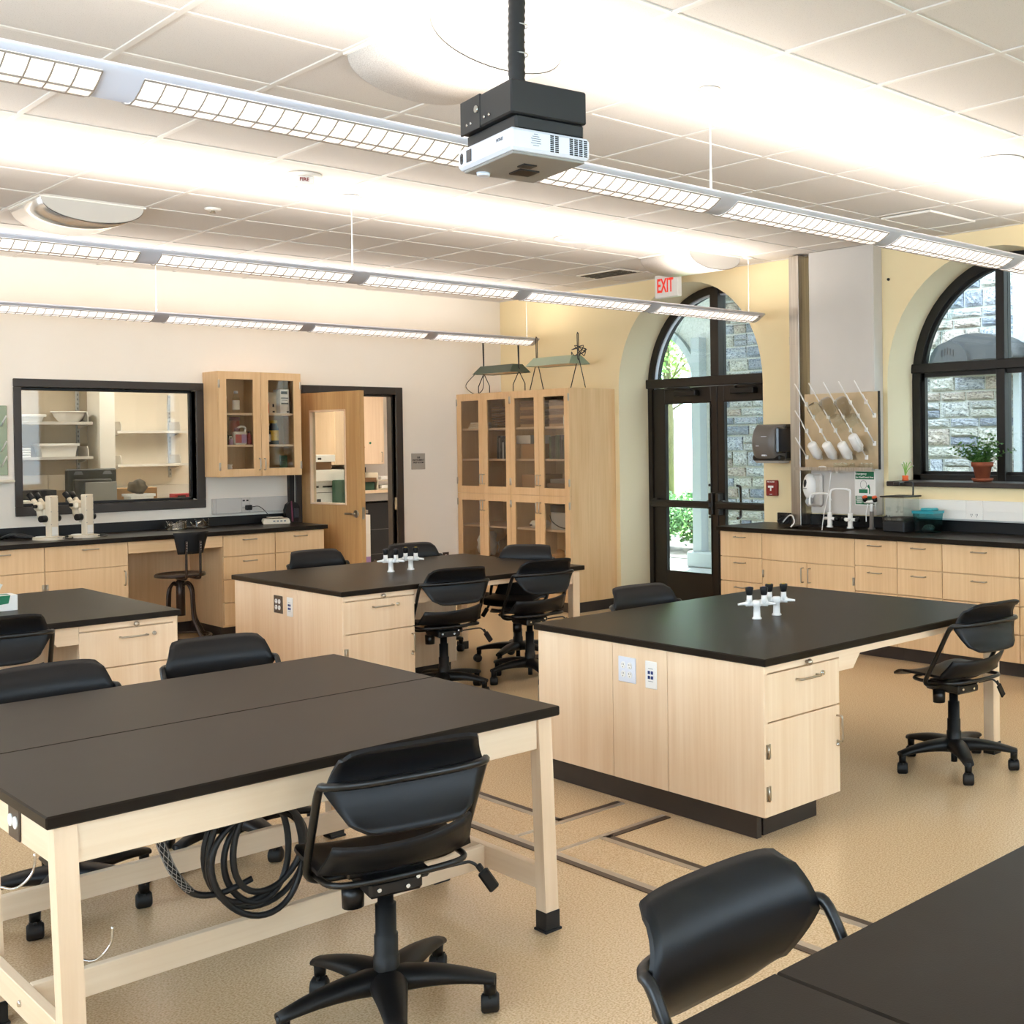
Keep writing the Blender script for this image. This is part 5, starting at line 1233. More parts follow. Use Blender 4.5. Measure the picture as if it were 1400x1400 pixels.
microscope(3.025, 10.33, math.radians(24), 'left ivory stereo microscope on the back counter')
microscope(3.285, 10.35, math.radians(24), 'right ivory stereo microscope on the back counter')
o = thing('cable_heap', 'dark folded cover lying left of the microscopes', 'cover', (2.86, 10.5, CT)); mb = MB()
for k in range(5): mb.tube(spl([(2.78 + .03 * k, 10.60 - .02 * k, CT + .01 + .006 * k), (2.86, 10.52 - .015 * k, CT + .045 - .004 * k), (2.96, 10.42 + .01 * k, CT + .012)], 5), .012, 6)
mb.build('folds', 'cable', o)
# ---- goggles
def goggles(x, y, rot, label, m):
    G = thing('safety_goggles', label, 'goggles', (0, 0, 0), 'safety goggles on the back counter')
    def fr(u, v):
        a = (u - .5) * 2.4; zz = .078 * v * (1 - .25 * math.exp(-(u - .5) ** 2 * 60)) ; return (.085 * math.sin(a), .075 * math.cos(a) - .05 + .015 * (1 - v), zz + .004)
    MB().shell(fr, 21, 7, .003).build('lens', m, G)
    def sk(u, v):
        a = (u - .5) * 2.6; return ((.088 - .02 * v) * math.sin(a), .075 * math.cos(a) - .05 - .05 * v, .01 + .055 * v + .02 * math.sin(6 * u) * v)
    MB().shell(sk, 21, 5, .002).build('skirt', m, G)
    MB().tube(spl([(-.08, -.02, .03), (-.1, -.09, .02), (-.03, -.14, .008), (.05, -.12, .006), (.085, -.02, .03)], 6), .004, 6).build('strap', 'grey_plastic', G)
    G.location = (x, y, CT); G.rotation_euler = (0, 0, rot)
goggles(4.05, 10.45, 2.6, 'pair of clear safety goggles behind the stool backrest, left', 'plastic_white_clear')
goggles(4.30, 10.50, 3.6, 'smaller dark-strapped safety goggles right of the clear pair', 'glass_cab')
# ---- balance with adapter
BL = thing('balance', 'small ivory lab balance with a plugged-in adapter', 'balance', (5.0, 10.52, CT))
rb = Matrix.Translation((4.95, 10.50, CT)) @ Matrix.Rotation(math.radians(-20), 4, 'Z')
MB().prism([(-.11, .004), (.11, .004), (.115, .02), (.105, .05), (-.105, .05), (-.115, .03)], 'y', -.085, .085).xf(rb).build('body', 'scope_ivory', BL)
MB().box(-.075, .06, -.06, .075, .058, .066, .003).xf(rb).build('pan', 'nickel', BL); MB().cyl((0, 0, .05), (0, 0, .058), .03, .03, 12).xf(rb).build('pan_post', 'nickel', BL)
mb = MB()
for k in range(4): mb.box(-.03 + .03 * k, -.012 + .03 * k, -.0862, -.0845, .024, .036)
mb.xf(rb).build('buttons', 'text_grey', BL)
MB().box(4.755, 4.805, WY - .09, WY - .046, 1.055, 1.10, .005).build('adapter', 'black_base', BL)
MB().tube(spl([(4.80, WY - .07, 1.08), (4.86, WY - .10, 1.085), (4.90, WY - .16, 1.03), (4.93, 10.56, CT + .04)], 5), .0035, 6).build('cord', 'cable', BL)
# ---- dustpan leaning on the wall by the door
DP = thing('dustpan', 'black dustpan standing on the counter end with a purple strap', 'dustpan', (5.12, 10.55, CT))
P_ = [(5.075, CT + .002), (5.188, CT + .002), (5.205, CT + .14), (5.185, CT + .175), (5.155, CT + .19), (5.158, CT + .47), (5.108, CT + .47), (5.112, CT + .19), (5.085, CT + .17), (5.068, CT + .12)]
MB().prism(P_, 'y', 10.55, 10.60).build('pan', 'black_base', DP)
MB().prism([(5.125, CT + .01), (5.14, CT + .01), (5.128, CT + .20), (5.118, CT + .20)], 'y', 10.545, 10.551).build('strap', 'purple', DP)
MB().box(5.145, 5.19, 10.53, 10.552, CT + .04, CT + .13, .006).build('pocket', 'navy', DP)
# ---- stool
ST = thing('lab_stool', 'bronze swivel stool with black backrest at the back counter', 'stool', (3.76, 9.66, 0)); sx, sy = 3.77, 9.66
MB().lathe([(0, .632), (.15, .634), (.178, .638), (.186, .630), (.186, .616), (.17, .612), (0, .612)], (sx, sy, 0), 32).build('seat', 'stool_bronze', ST)
m2 = MB(); m2.lathe([(0, .612), (.03, .612), (.026, .60), (.026, .58), (.033, .575), (.033, .30), (0, .30)], (sx, sy, 0), 16); m2.build('post', 'stool_bronze', ST)
ax_r = math.radians(0)
for k in range(4):
    a = math.radians(20 + 90 * k); c_, s_ = math.cos(a), math.sin(a)
    pp = spl([(sx + .03 * c_, sy + .03 * s_, .545), (sx + .075 * c_, sy + .075 * s_, .555), (sx + .115 * c_, sy + .115 * s_, .50), (sx + .125 * c_, sy + .125 * s_, .38), (sx + .14 * c_, sy + .14 * s_, .27), (sx + .195 * c_, sy + .195 * s_, .17), (sx + .235 * c_, sy + .235 * s_, .10), (sx + .245 * c_, sy + .245 * s_, .02)], 5)
    lg = MB().tube(pp, .0125, 8).build('leg', 'stool_bronze', ST); MB().lathe([(0, 0), (.016, 0), (.016, .025), (0, .03)], (sx + .245 * c_, sy + .245 * s_, 0), 10).build('glide', 'rubber', lg)
ring = [(sx + .215 * math.cos(t), sy + .215 * math.sin(t), .135) for t in [2 * PI * k / 32 for k in range(32)]]
MB().tube(ring, .010, 8, True).build('foot_ring', 'stool_bronze', ST)
# back supports and backrest, at the camera-right side of the seat
ba = math.radians(-86)
bm_ = Matrix.Translation((sx, sy, 0)) @ Matrix.Rotation(ba, 4, 'Z')
for q in (-.055, .055):
    MB().tube([bm_ @ Vector(p) for p in spl([(.05, q, .605), (.19, q, .605), (.215, q, .63), (.218, q, .72), (.222, q, .90)], 5)], .0095, 8).build('back_post', 'stool_bronze', ST)
def sb(u, v):
    w = .10 + .04 * v; s_ = 2 * u - 1; return bm_ @ Vector((.205 + .03 * s_ * s_ * -1 + .012 * v, s_ * w, .80 + .17 * v))
MB().shell(sb, 11, 8, .012).build('backrest', 'black_plastic', ST)
m2 = MB()
for q in (-.055, .055):
    for z in (.83, .85, .87, .89): m2.sphere(bm_ @ Vector((.233, q, z)), .004, 6, 4)
m2.build('rivet', 'chrome', ST)
# ================================================================== tall glass cabinet in the corner
# porch roof over the passage outside the door
struct('roof_porch', MB().box(8.13, 11.5, 8.7, 15.0, 3.55, 3.75), 'concrete')
TC = thing('tall_cabinet', 'tall maple display cabinet with eight glass doors in the corner', 'cabinet', (7.3, 9.74, 0))
tx, ty0, ty1, tz1 = 7.04, 8.85, 10.735, 2.158
dw = (ty1 - ty0) / 4; zsp = 1.122; t_ = .02
mb = MB(); xb = WX - .002
mb.box(tx + .021, xb, ty0, ty0 + t_, .1, tz1); mb.box(tx + .021, xb, ty1 - t_, ty1, .1, tz1); mb.box(tx + .021, xb, ty0 + t_, ty1 - t_, tz1 - t_, tz1); mb.box(tx + .021, xb, ty0 + t_, ty1 - t_, .1, .13); mb.box(xb - .012, xb, ty0 + t_, ty1 - t_, .13, tz1 - t_)
mb.box(tx + .021, xb - .012, ty0 + 2 * dw - .018, ty0 + 2 * dw + .018, .13, zsp - .015); mb.box(tx + .021, xb - .012, ty0 + 2 * dw - .018, ty0 + 2 * dw + .018, zsp + .015, tz1 - t_); mb.box(tx + .021, xb - .012, ty0 + t_, ty1 - t_, zsp - .015, zsp + .015)
mb.build('body', 'maple_amber', TC)
MB().box(tx + .05, xb, ty0 + .01, ty1 - .01, 0, .1, .002).build('toe_kick', 'toe_rubber', TC)
SHZ = [1.795, 1.478, .79, .45]
for z in SHZ:
    for a, b in ((ty0 + t_, ty0 + 2 * dw - .018), (ty0 + 2 * dw + .018, ty1 - t_)): MB().box(tx + .04, xb - .012, a + .001, b - .001, z - .02, z, .002).build('shelf', 'maple_pale_y', TC)
for k in range(4):
    a0, a1 = ty0 + k * dw, ty0 + (k + 1) * dw; low = (k % 2 == 0)
    cab_door(TC, '-X', tx, a0 + .0015, a1 - .0015, zsp + .002, tz1 - .001, .072, low, 1.27, 'maple_amber', 'maple_amber_lit_y', (2.07, 1.25))
    cab_door(TC, '-X', tx, a0 + .0015, a1 - .0015, .104, zsp - .002, .072, low, 1.0, 'maple_amber', 'maple_amber_lit_y', (1.03, .24))
ORD = ['lowest', 'second from the bottom', 'third from the bottom', 'fourth from the bottom', 'fifth from the bottom', 'sixth from the bottom', 'seventh from the bottom', 'eighth from the bottom', 'topmost']
ORL = ['leftmost', 'second from the left', 'third from the left', 'fourth from the left', 'fifth from the left', 'sixth from the left', 'seventh from the left', 'rightmost']
# contents, column 1 = farthest (left in view)
def yk(k, f): return ty0 + (k + f) * dw        # k: 0 nearest .. 3 farthest
def book(y0, y1, z0, h, m, label, x0=7.12, x1=7.30, group='books in the tall cabinet', cat='book'):
    o = thing('book', label, cat, ((x0 + x1) / 2, (y0 + y1) / 2, z0), group)
    MB().box(x0, x1, y0, y1, z0 + .0005, z0 + h, .002).build('cover', m, o); MB().box(x0 + .004, x1 + .0, y0 + .003, y1 - .003, z0 + h, z0 + h + .001).build('pages', 'paper', o); return o
for q in range(3): 
    o = thing('paper_stack', 'cream paper stack on the upper shelf of the leftmost glass door, %s' % ['lowest', 'middle', 'topmost'][q], 'paper', (7.2, yk(3, .4), SHZ[0] + .022 * q), 'paper stacks in the tall cabinet'); MB().box(7.08, 7.30, yk(3, .22), yk(3, .68) - .02 * q, SHZ[0] + .0005 + .022 * q, SHZ[0] + .020 + .022 * q, .003).build('sheets', 'ivory', o)
for q in range(8):
    o = thing('specimen_tray', 'dark slotted tray behind the second glass door, %s in its stack' % ORD[q], 'tray', (7.25, yk(2, .5), SHZ[0] + .028 * q), 'slotted trays in the tall cabinet')
    MB().box(7.09, 7.38, yk(2, .2), yk(2, .82), SHZ[0] + .0005 + .028 * q, SHZ[0] + .018 + .028 * q, .003).build('tray', 'kraft', o)
    mb = MB()
    for w in range(7): mb.box(7.088, 7.091, yk(2, .24) + w * .038, yk(2, .24) + w * .038 + .018, SHZ[0] + .006 + .028 * q, SHZ[0] + .014 + .028 * q)
    mb.build('slots', 'text_black', o)
for kk, cnm in ((1, 'third'), (0, 'fourth')):
    for q in range(9):
        o = thing('wooden_drawer_tray', 'brown wooden tray behind the %s glass door, %s in its stack' % (cnm, ORD[q]), 'tray', (7.25, yk(kk, .45), SHZ[0] + .029 * q), 'brown wooden trays in the tall cabinet')
        MB().box(7.10, 7.40, yk(kk, .16), yk(kk, .80) + (.01 if q % 2 else 0), SHZ[0] + .0005 + .029 * q, SHZ[0] + .027 + .029 * q, .002).build('tray', 'cardboard' if q % 3 == 0 else 'kraft', o)
jar(7.10, yk(0, .24), SHZ[0], .03, .15, 'ivory', 'cream bottle with printed label by the cabinet side on the upper shelf', cap='white_plastic', band='paper')
random.seed(5)
for q in range(8):
    y = yk(0, .82) - q * .032; hh = random.uniform(.19, .235); book(y - .028, y, SHZ[1], hh, ['green_box', 'navy', 'text_black', 'green_paint'][q % 4], 'upright dark binder behind the fourth glass door, %s' % ORL[q], 7.10, 7.30, 'dark binders in the tall cabinet')
for q in range(7):
    y = yk(2, .78) - q * .03; hh = random.uniform(.16, .24); book(y - .025, y, SHZ[1], hh, ['text_black', 'grey_plastic', 'navy', 'grey_metal'][q % 4], 'upright book behind the second glass door, %s' % ORL[q], 7.14, 7.32, 'books behind the second glass door')
carton(7.12, 7.4, yk(1, .2), yk(1, .86), SHZ[1], SHZ[1] + .15, 'cardboard', 'cardboard box on the middle shelf behind the third glass door')
carton(7.10, 7.35, yk(1, .45), yk(1, .95), SHZ[1] + .15, SHZ[1] + .235, 'chase_grey', 'grey box on top of the cardboard box in the tall cabinet')
carton(7.12, 7.4, yk(1, .2), yk(1, .84), zsp + .015, zsp + .20, 'cardboard', 'lower cardboard box behind the third glass door')
carton(7.10, 7.38, yk(0, .3), yk(0, .9), zsp + .015, zsp + .12, 'kraft', 'brown box at the bottom of the upper fourth door')
carton(7.10, 7.34, yk(0, .25), yk(0, .8), zsp + .12, zsp + .16, 'grey_plastic', 'folded grey bag on the brown box in the tall cabinet')
MBX = thing('power_supply', 'white rounded power box on the lower shelf behind the third door', 'power box', (7.15, yk(1, .4), SHZ[2])); MB().box(7.08, 7.25, yk(1, .16), yk(1, .52), SHZ[2] + .001, SHZ[2] + .075, .028).build('shell', 'white_plastic', MBX); MB().box(7.076, 7.081, yk(1, .38), yk(1, .46), SHZ[2] + .025, SHZ[2] + .04).build('switch', 'text_black', MBX)
BX = thing('appliance', 'grey box appliance with black cord on the lower shelf behind the fourth door', 'appliance', (7.2, yk(0, .5), SHZ[2])); MB().box(7.10, 7.35, yk(0, .18), yk(0, .80), SHZ[2] + .001, SHZ[2] + .17, .006).build('housing', 'grey_metal', BX); MB().box(7.10, 7.35, yk(0, .16), yk(0, .82), SHZ[2] + .17, SHZ[2] + .24, .004).build('lid', 'navy', BX); MB().tube(spl([(7.09, yk(0, .8), SHZ[2] + .14), (7.08, yk(0, .7), SHZ[2] + .08), (7.08, yk(0, .45), SHZ[2] + .03), (7.085, yk(0, .2), SHZ[2] + .02)], 5), .005, 6).build('cord', 'cable', BX)
def crumple(cx, cy, cz, r, m, name, label, cat, sq=(1, 1, 1), seed=1):
    random.seed(seed); mb = MB().sphere((0, 0, 0), 1, 14, 10); V = []
    for v in mb.v:
        k = 1 + .22 * math.sin(5 * v[0] + seed) * math.cos(4 * v[1] + 2 * seed) + .12 * math.sin(9 * v[2] + 3 * v[0]); V.append((cx + v[0] * r * sq[0] * k, cy + v[1] * r * sq[1] * k, cz + max(-.98, v[2] * k) * r * sq[2]))
    mb.v = V; o = mb.build(name, m); return tag(o, label, cat)
crumple(7.2, yk(3, .4), SHZ[3] + .13, .13, 'paper', 'paper_bag', 'crumpled white bag on the lowest shelf of the leftmost door', 'bag', (.8, 1, 1), 2)
crumple(7.2, yk(2, .5), SHZ[3] + .12, .12, 'plastic_white_clear', 'plastic_bag', 'clear plastic bag on the lowest shelf of the second door', 'bag', (.8, 1.2, 1), 5)
crumple(7.15, yk(0, .6), SHZ[3] + .075, .075, 'cardboard', 'sponge', 'tan lump among the clutter on the lowest shelf of the fourth door', 'clutter', (1, 1.6, .8), 4)
crumple(7.18, yk(0, .35), SHZ[3] + .10, .07, 'ivory', 'cloth', 'pale cloth heap among the clutter on the lowest shelf', 'clutter', (1, 1, 1.4), 8)
carton(7.08, 7.13, yk(0, .17), yk(0, .27), SHZ[3], SHZ[3] + .05, 'yellow', 'small yellow box on the lowest shelf of the fourth door')
# ---- plant lights on top
def plant_light(yc, label, m_front, m_body, yl, hz, bent):
    L = thing('plant_light', label, 'plant light', (7.25, yc, tz1), 'plant lights on the tall cabinet'); h = yl / 2; x = 7.2
    z0, z1 = tz1 + hz, tz1 + hz + .085
    def V(s0, s1): return [(x - .13 * s0, yc - h * s1[0], z0), (x + .13 * s0, yc - h * s1[0], z0), (x + .13 * s0, yc + h * s1[0], z0), (x - .13 * s0, yc + h * s1[0], z0), (x - .06, yc - h * s1[1], z1), (x + .06, yc - h * s1[1], z1), (x + .06, yc + h * s1[1], z1), (x - .06, yc + h * s1[1], z1)]
    MB().add(V(1, (1.0, .86)), [(0, 1, 5, 4), (1, 2, 6, 5), (2, 3, 7, 6), (3, 0, 4, 7), (4, 5, 6, 7)]).build('hood', m_body, L)
    MB().add([(v[0] * .96 + x * .04, v[1], v[2] + .006) for v in V(1, (1.0, .86))][:4], [(0, 1, 2, 3)]).build('reflector', m_front, L)
    for sg in (-1, 1):
        y = yc + sg * h * .93; mb = MB()
        if bent: L1 = [(x - .01, y - .11, tz1 + .003), (x - .01, y - .11, tz1 + .08), (x, y, z0 + .01), (x, y, z1 + .25), (x, y + .018, z1 + .26), (x, y + .018, z1 + .24), (x, y + .006, z0 + .01), (x, y + .105, tz1 + .08), (x, y + .105, tz1 + .003)]
        else: L1 = [(x - .01, y - .115, tz1 + .003), (x, y - .012, z0 + .05), (x, y - .006, z1 + .21), (x, y + .006, z1 + .22), (x, y + .014, z1 + .2), (x, y + .008, z0 + .05), (x - .01, y + .11, tz1 + .003)]
        mb.tube(L1, .0048, 6); mb.build('stand', 'black_metal', L)
        MB().cyl((x - .005, y, z0 + .04), (x + .005, y + sg * -.012, z0 + .04), .012, .012, 10).build('clamp_knob', 'black_metal', L)
    return L
La = plant_light(10.15, 'dark green plant light with bent wire legs on the tall cabinet, left', 'ivory', 'green_paint', .66, .20, True)
MB().tube(spl([(7.18, 10.60, tz1 + .21), (7.15, 10.72, tz1 + .10), (7.15, 10.62, tz1 + .02), (7.15, 10.50, tz1 + .004), (7.16, 10.42, tz1 + .06), (7.18, 10.44, tz1 + .22)], 6), .004, 6).build('cord', 'cable', La)
Lb = plant_light(9.22, 'pale green plant light with straight wire legs on the tall cabinet, right', 'ivory', 'green_light', .70, .235, False)
random.seed(9); mb = MB()
for k in range(4):
    c = (7.16, 8.86, tz1 + .36); mb.tube(spl([(c[0] + random.uniform(-.03, .03), c[1] + random.uniform(-.11, .1), c[2] + random.uniform(-.06, .06)) for _ in range(6)], 4, True), .004, 5, True)
mb.build('cord_bundle', 'cable', Lb)
# ================================================================== prep room behind the back wall
QY0, QY1, QX0, QX1, QH = WY + TH, 13.75, 1.2, 8.9, 2.75
struct('wall_prep_back', MB().box(QX0 - .1, QX1 + .1, QY1, QY1 + .1, 0, QH), 'prep_wall')
struct('wall_prep_left', MB().box(QX0 - .1, QX0, QY0, QY1, 0, QH), 'prep_wall'); struct('wall_prep_right', MB().box(QX1, QX1 + .1, QY0, QY1, 0, QH), 'prep_wall')
struct('floor_prep', MB().box(QX0 - .1, QX1 + .1, QY0 + .0, QY1 + .1, -.12, 0), 'floor_vinyl'); struct('ceiling_prep', MB().box(QX0 - .1, QX1 + .1, QY0, QY1 + .1, QH, QH + .1), 'tile_white')
for i, x in enumerate((2.6, 4.5, 6.3)):
    L = thing('ceiling_panel_light', 'bright ceiling panel light in the prep room, %s' % ['left', 'middle', 'right'][i], 'light', (x, 12.2, QH), 'prep room ceiling lights'); MB().box(x - .3, x + .3, 11.6, 12.8, QH - .03, QH - .001, .004).build('frame', 'white_paint', L); MB().box(x - .28, x + .28, 11.62, 12.78, QH - .034, QH - .030).build('panel', 'lit_panel', L)
# white partition end seen through the window, shelves to its left
struct('wall_partition', MB().box(4.07, 4.205, 12.28, QY1, 0, QH), 'white_paint')
def shelf_set(label, x0, x1, yw, zs, depth, brx, std_z, m='chase_grey'):
    S = thing('wall_shelf', label, 'shelf', ((x0 + x1) / 2, yw, zs[0]))
    for x in brx:
        mb = MB().box(x - .015, x + .015, yw - .02, yw, std_z[0], std_z[1], .002); mb.build('standard', 'grey_metal', S)
        md = MB()
        z = std_z[0] + .03
        while z < std_z[1] - .03: md.box(x - .005, x + .005, yw - .0215, yw - .019, z, z + .02); z += .045
        md.build('standard_slots', 'text_grey', S)
        for zz in zs: MB().prism([(yw - .02, zz - .06), (yw - .02, zz + .10), (yw - depth + .03, zz + .10), (yw - depth, zz + .06), (yw - depth, zz - .02), (yw - depth * .5, zz - .05)], 'x', x - .004, x + .004).build('bracket', m, S)
    for zz in zs: MB().box(x0, x1, yw - depth, yw - .022, zz - .018, zz, .002).build('board', 'chase_grey', S); MB().box(x0, x1, yw - depth - .004, yw - depth + .002, zz - .022, zz + .006, .001).build('front_lip', 'chase_grey', S)
    return S
# left bay: a wall nearer to the window
struct('wall_prep_bay', MB().box(QX0, 4.07, 12.62, 12.72, 0, QH), 'bay_wall_shade')
shelf_set('metal wall shelves carrying white bowls and tubs in the prep room', 2.5, 4.02, 12.62, (1.885, 1.555), .30, (3.98, 2.9), (1.40, 2.30))
shelf_set('empty grey wall shelves at the right of the prep room window', 4.62, 5.42, QY1, (1.815, 1.455), .32, (4.66, 5.27), (1.30, 2.22))
def bowl(x, y, z, r, h, label, rot=0): 
    o = MB().lathe([(0, .002), (r * .55, .002), (r * .86, h * .55), (r * .95, h * .9), (r * 1.04, h * .92), (r * 1.04, h), (r * .92, h), (r * .82, h * .55), (r * .5, .012), (0, .012)], (x, y, z), 28).build('bowl', 'white_plastic'); return tag(o, label, 'bowl')
bowl(3.86, 12.46, 1.886, .15, .105, 'white bowl on the upper shelf in the prep room window')
def tub(x0, x1, y0, y1, z0, h, name, label, cat, m='white_plastic', flare=.02):
    V = []
    for e, z in ((flare, z0 + .001), (0, z0 + h)): V += [(x0 + e, y0 + e, z), (x1 - e, y0 + e, z), (x1 - e, y1 - e, z), (x0 + e, y1 - e, z)]
    o = thing(name, label, cat, ((x0 + x1) / 2, (y0 + y1) / 2, z0)); MB().add(V, [(0, 1, 2, 3), (0, 1, 5, 4), (1, 2, 6, 5), (2, 3, 7, 6), (3, 0, 4, 7)]).build('bin', m, o)
    mb = MB(); q = .012
    for (a, b, c, d) in ((x0 - q, x1 + q, y0 - q, y0), (x0 - q, x1 + q, y1, y1 + q), (x0 - q, x0, y0, y1), (x1, x1 + q, y0, y1)): mb.box(a, b, c, d, z0 + h - .02, z0 + h + .004, .002)
    mb.build('rim', m, o); return o
tub(3.58, 3.90, 12.36, 12.56, 1.556, .125, 'tub', 'white rectangular tub on the lower shelf in the prep room window', 'tub')
tub(3.20, 3.62, 12.36, 12.58, 1.886, .07, 'dish_pan', 'white shallow pan on the upper shelf at the left of the window', 'pan')
for q in range(4):
    o = MB().box(3.18, 3.50, 12.36, 12.56, 1.556 + q * .024, 1.574 + q * .024, .004).build('tray', 'white_plastic'); tag(o, 'white flat tray at the left of the lower prep shelf, %s' % ['lowest', 'second from the bottom', 'third from the bottom', 'topmost'][q], 'tray', 'stacked white trays in the prep room')
# bench along the window side, monitor, boxes
BN = thing('prep_bench', 'prep room bench below the interior window', 'bench', (3.6, 11.5, 0)); MB().box(2.0, 4.9, 11.3, 11.95, .86, .89, .003).build('top', 'resin', BN)
for x in (2.05, 4.80): MB().box(x, x + .05, 11.35, 11.9, 0, .86).build('leg', 'maple', BN)
MN = thing('monitor', 'black computer monitor seen from behind through the prep window', 'monitor', (3.77, 11.62, .89))
MB().box(3.56, 3.98, 11.60, 11.645, 1.05, 1.452, .012).build('shell', 'black_box', MN); MB().box(3.61, 3.93, 11.565, 11.602, 1.12, 1.36, .012).build('rear_bulge', 'black_box', MN); MB().cyl((3.77, 11.6, .9), (3.77, 11.6, 1.1), .03, .03, 12).build('neck', 'black_box', MN); MB().box(3.65, 3.89, 11.53, 11.72, .891, .905, .004).build('foot', 'black_box', MN)
for x in (3.62, 3.86): MB().prism([(x, 1.40), (x + .08, 1.40), (x + .065, 1.43), (x + .015, 1.43)], 'y', 11.597, 11.601).build('vent_patch', 'text_grey', MN)
MB().box(3.70, 3.965, 11.555, 11.566, 1.14, 1.33, .003).build('grey_panel', 'bench_grey', MN)
tub(4.02, 4.22, 11.38, 11.56, .89, .32, 'bucket', 'white bucket with brown paper behind the prep window', 'bucket', flare=.02)
crumple(4.11, 11.47, 1.275, .075, 'bark', 'crumpled_paper', 'crumpled brown paper in the white bucket', 'paper', (1, .8, .9), 6)
carton(4.42, 4.60, 11.4, 11.55, .89, 1.20, 'red_label', 'red and white packet at the right of the prep window', lines=[(.1, .5, .86, .95), (.3, .9, .7, .8)])
carton(3.98, 4.36, 11.68, 11.9, .89, 1.26, 'cardboard', 'cardboard box behind the white bucket')
carton(3.10, 3.50, 11.66, 11.92, .89, 1.27, 'navy', 'dark carton behind the left microscope', lines=None)
carton(3.05, 3.24, 11.42, 11.6, .89, 1.19, 'paper', 'white printed carton at the lower left of the prep window', lines=[(.1, .5, .5, .62), (.3, .9, .3, .4)])
RP = thing('raceway', 'white raceway on the prep room wall behind the monitor', 'raceway', (3.2, 12.61, 1.33))
for a, b in ((2.4, 3.70), (3.702, 4.0)): MB().box(a, b, 12.575, 12.619, 1.235, 1.385, .003).build('cover', 'white_paint', RP)
RP = thing('raceway', 'grey raceway under the empty prep shelves', 'raceway', (5.0, QY1 - .02, 1.15)); MB().box(4.4, 6.2, QY1 - .045, QY1 - .001, 1.08, 1.22, .003).build('cover', 'chase_grey', RP)
# upper cabinet and desk seen through the doorway
PC = thing('wall_cabinet', 'pale maple wall cabinet inside the prep room doorway', 'cabinet', (7.35, 13.4, 1.38)); MB().box(6.95, 7.60, 13.2, QY1 - .001, 1.40, 2.42, .002).build('body', 'maple_pale', PC)
for a, b in ((6.955, 7.272), (7.275, 7.597)):
    d = MB().box(a, b, 13.178, 13.198, 1.402, 2.418, .002).build('door', 'maple_pale', PC)
pull(d, '-Y', 13.178, 7.56, 1.49, .11, True)
MB().cyl((7.41, 13.178, 1.66), (7.41, 13.174, 1.66), .014, .014, 10).build('sticker', 'green_sign', PC); MB().cyl((7.33, 13.178, 1.61), (7.33, 13.174, 1.61), .008, .008, 8).build('sticker', 'red_label', PC)
DK = thing('prep_desk', 'pale desk with paper trays inside the prep room doorway', 'desk', (7.2, 13.3, 0)); MB().box(6.3, 8.2, 12.95, QY1 - .01, 1.055, 1.09, .003).build('top', 'maple_pale_x', DK); MB().box(6.3, 8.2, 12.96, 12.98, .96, 1.054).build('apron', 'bench_grey', DK)
for x in (6.35, 8.1): MB().box(x, x + .05, 13.0, 13.7, 0, 1.054).build('leg', 'bench_grey', DK)
PT = thing('paper_tray', 'white two-tier paper tray on the prep room desk', 'paper tray', (7.5, 13.1, 1.09))
for z in (1.095, 1.20): MB().box(7.40, 7.80, 13.0, 13.3, z, z + .012, .002).build('tier', 'ivory', PT); MB().box(7.46, 7.80, 13.01, 13.28, z + .014, z + .05, .003).build('papers', 'paper', PT)
for x in (7.40, 7.78): MB().box(x, x + .012, 13.0, 13.3, 1.09, 1.30, .002).build('side', 'ivory', PT)
carton(7.10, 7.37, 13.02, 13.3, 1.091, 1.19, 'green_box', 'green box beside the paper tray'); carton(7.05, 7.4, 13.2, 13.5, 1.30, 1.37, 'navy', 'dark equipment case under the pale wall cabinet') if False else None
carton(7.18, 7.38, 12.99, 13.2, 1.19, 1.24, 'kraft', 'brown bundle lying on the green box', 'bundle')
carton(7.05, 7.5, 13.45, 13.7, 1.092, 1.36, 'navy', 'dark equipment case below the pale wall cabinet', 'case')
o = thing('floor_cabinet', 'black cabinet under the prep room desk', 'cabinet', (7.6, 13.3, 0)); MB().box(7.30, 8.05, 13.12, 13.66, 0, .93, .004).build('body', 'black_box', o)
for z in (.3, .6): MB().box(7.31, 8.04, 13.113, 13.122, z, z + .006).build('shelf_line', 'grey_plastic', o)
for q, (z0, z1, lab) in enumerate(((0, .30, 'lowest white carton stacked inside the doorway'), (.301, .57, 'middle white carton stacked inside the doorway'), (.571, .80, 'topmost white carton stacked inside the doorway'))): carton(6.98, 7.24, 12.9, 13.2, z0, z1, 'lilac' if q == 0 else 'paper', lab, lines=[(.25, .75, .35, .8)])
crumple(7.28, 12.8, .12, .12, 'plastic_white_clear', 'plastic_bag', 'clear bag on the prep room floor', 'bag', (1, 1, 1), 3)
o = MB().sphere((7.08, 12.72, .06), .06, 12, 8).build('ball', 'red_label'); tag(o, 'red ball on the prep room floor', 'ball')
# boxes seen through the door glass
carton(6.20, 6.68, 12.55, 12.95, .90, 1.235, 'paper', 'lower white document carton behind the door glass', lines=[(.2, .45, .78, .84), (.55, .8, .78, .84), (.1, .9, .6, .62), (.4, .5, .3, .4), (.55, .62, .12, .2)])
carton(6.22, 6.70, 12.5, 12.95, 1.236, 1.36, 'white_paint', 'white carton lid box above the document carton'); carton(6.25, 6.60, 12.6, 12.9, 1.361, 1.45, 'kraft', 'brown box above the white cartons behind the door glass'); carton(6.2, 6.62, 12.55, 12.9, 1.451, 1.53, 'paper', 'white box on top of the brown box behind the door glass', lines=[(.1, .3, .3, .6), (.5, .6, .3, .6)])
gb = carton(6.56, 6.82, 12.30, 12.52, .90, 1.245, 'green_box', 'green carton with white dots behind the door glass'); mb = MB()
for a in range(6):
    for b in range(6):
        if (a + b) % 2 == 0: mb.box(6.60 + a * .028, 6.612 + a * .028, 12.2985, 12.301, 1.02 + b * .025, 1.032 + b * .025)
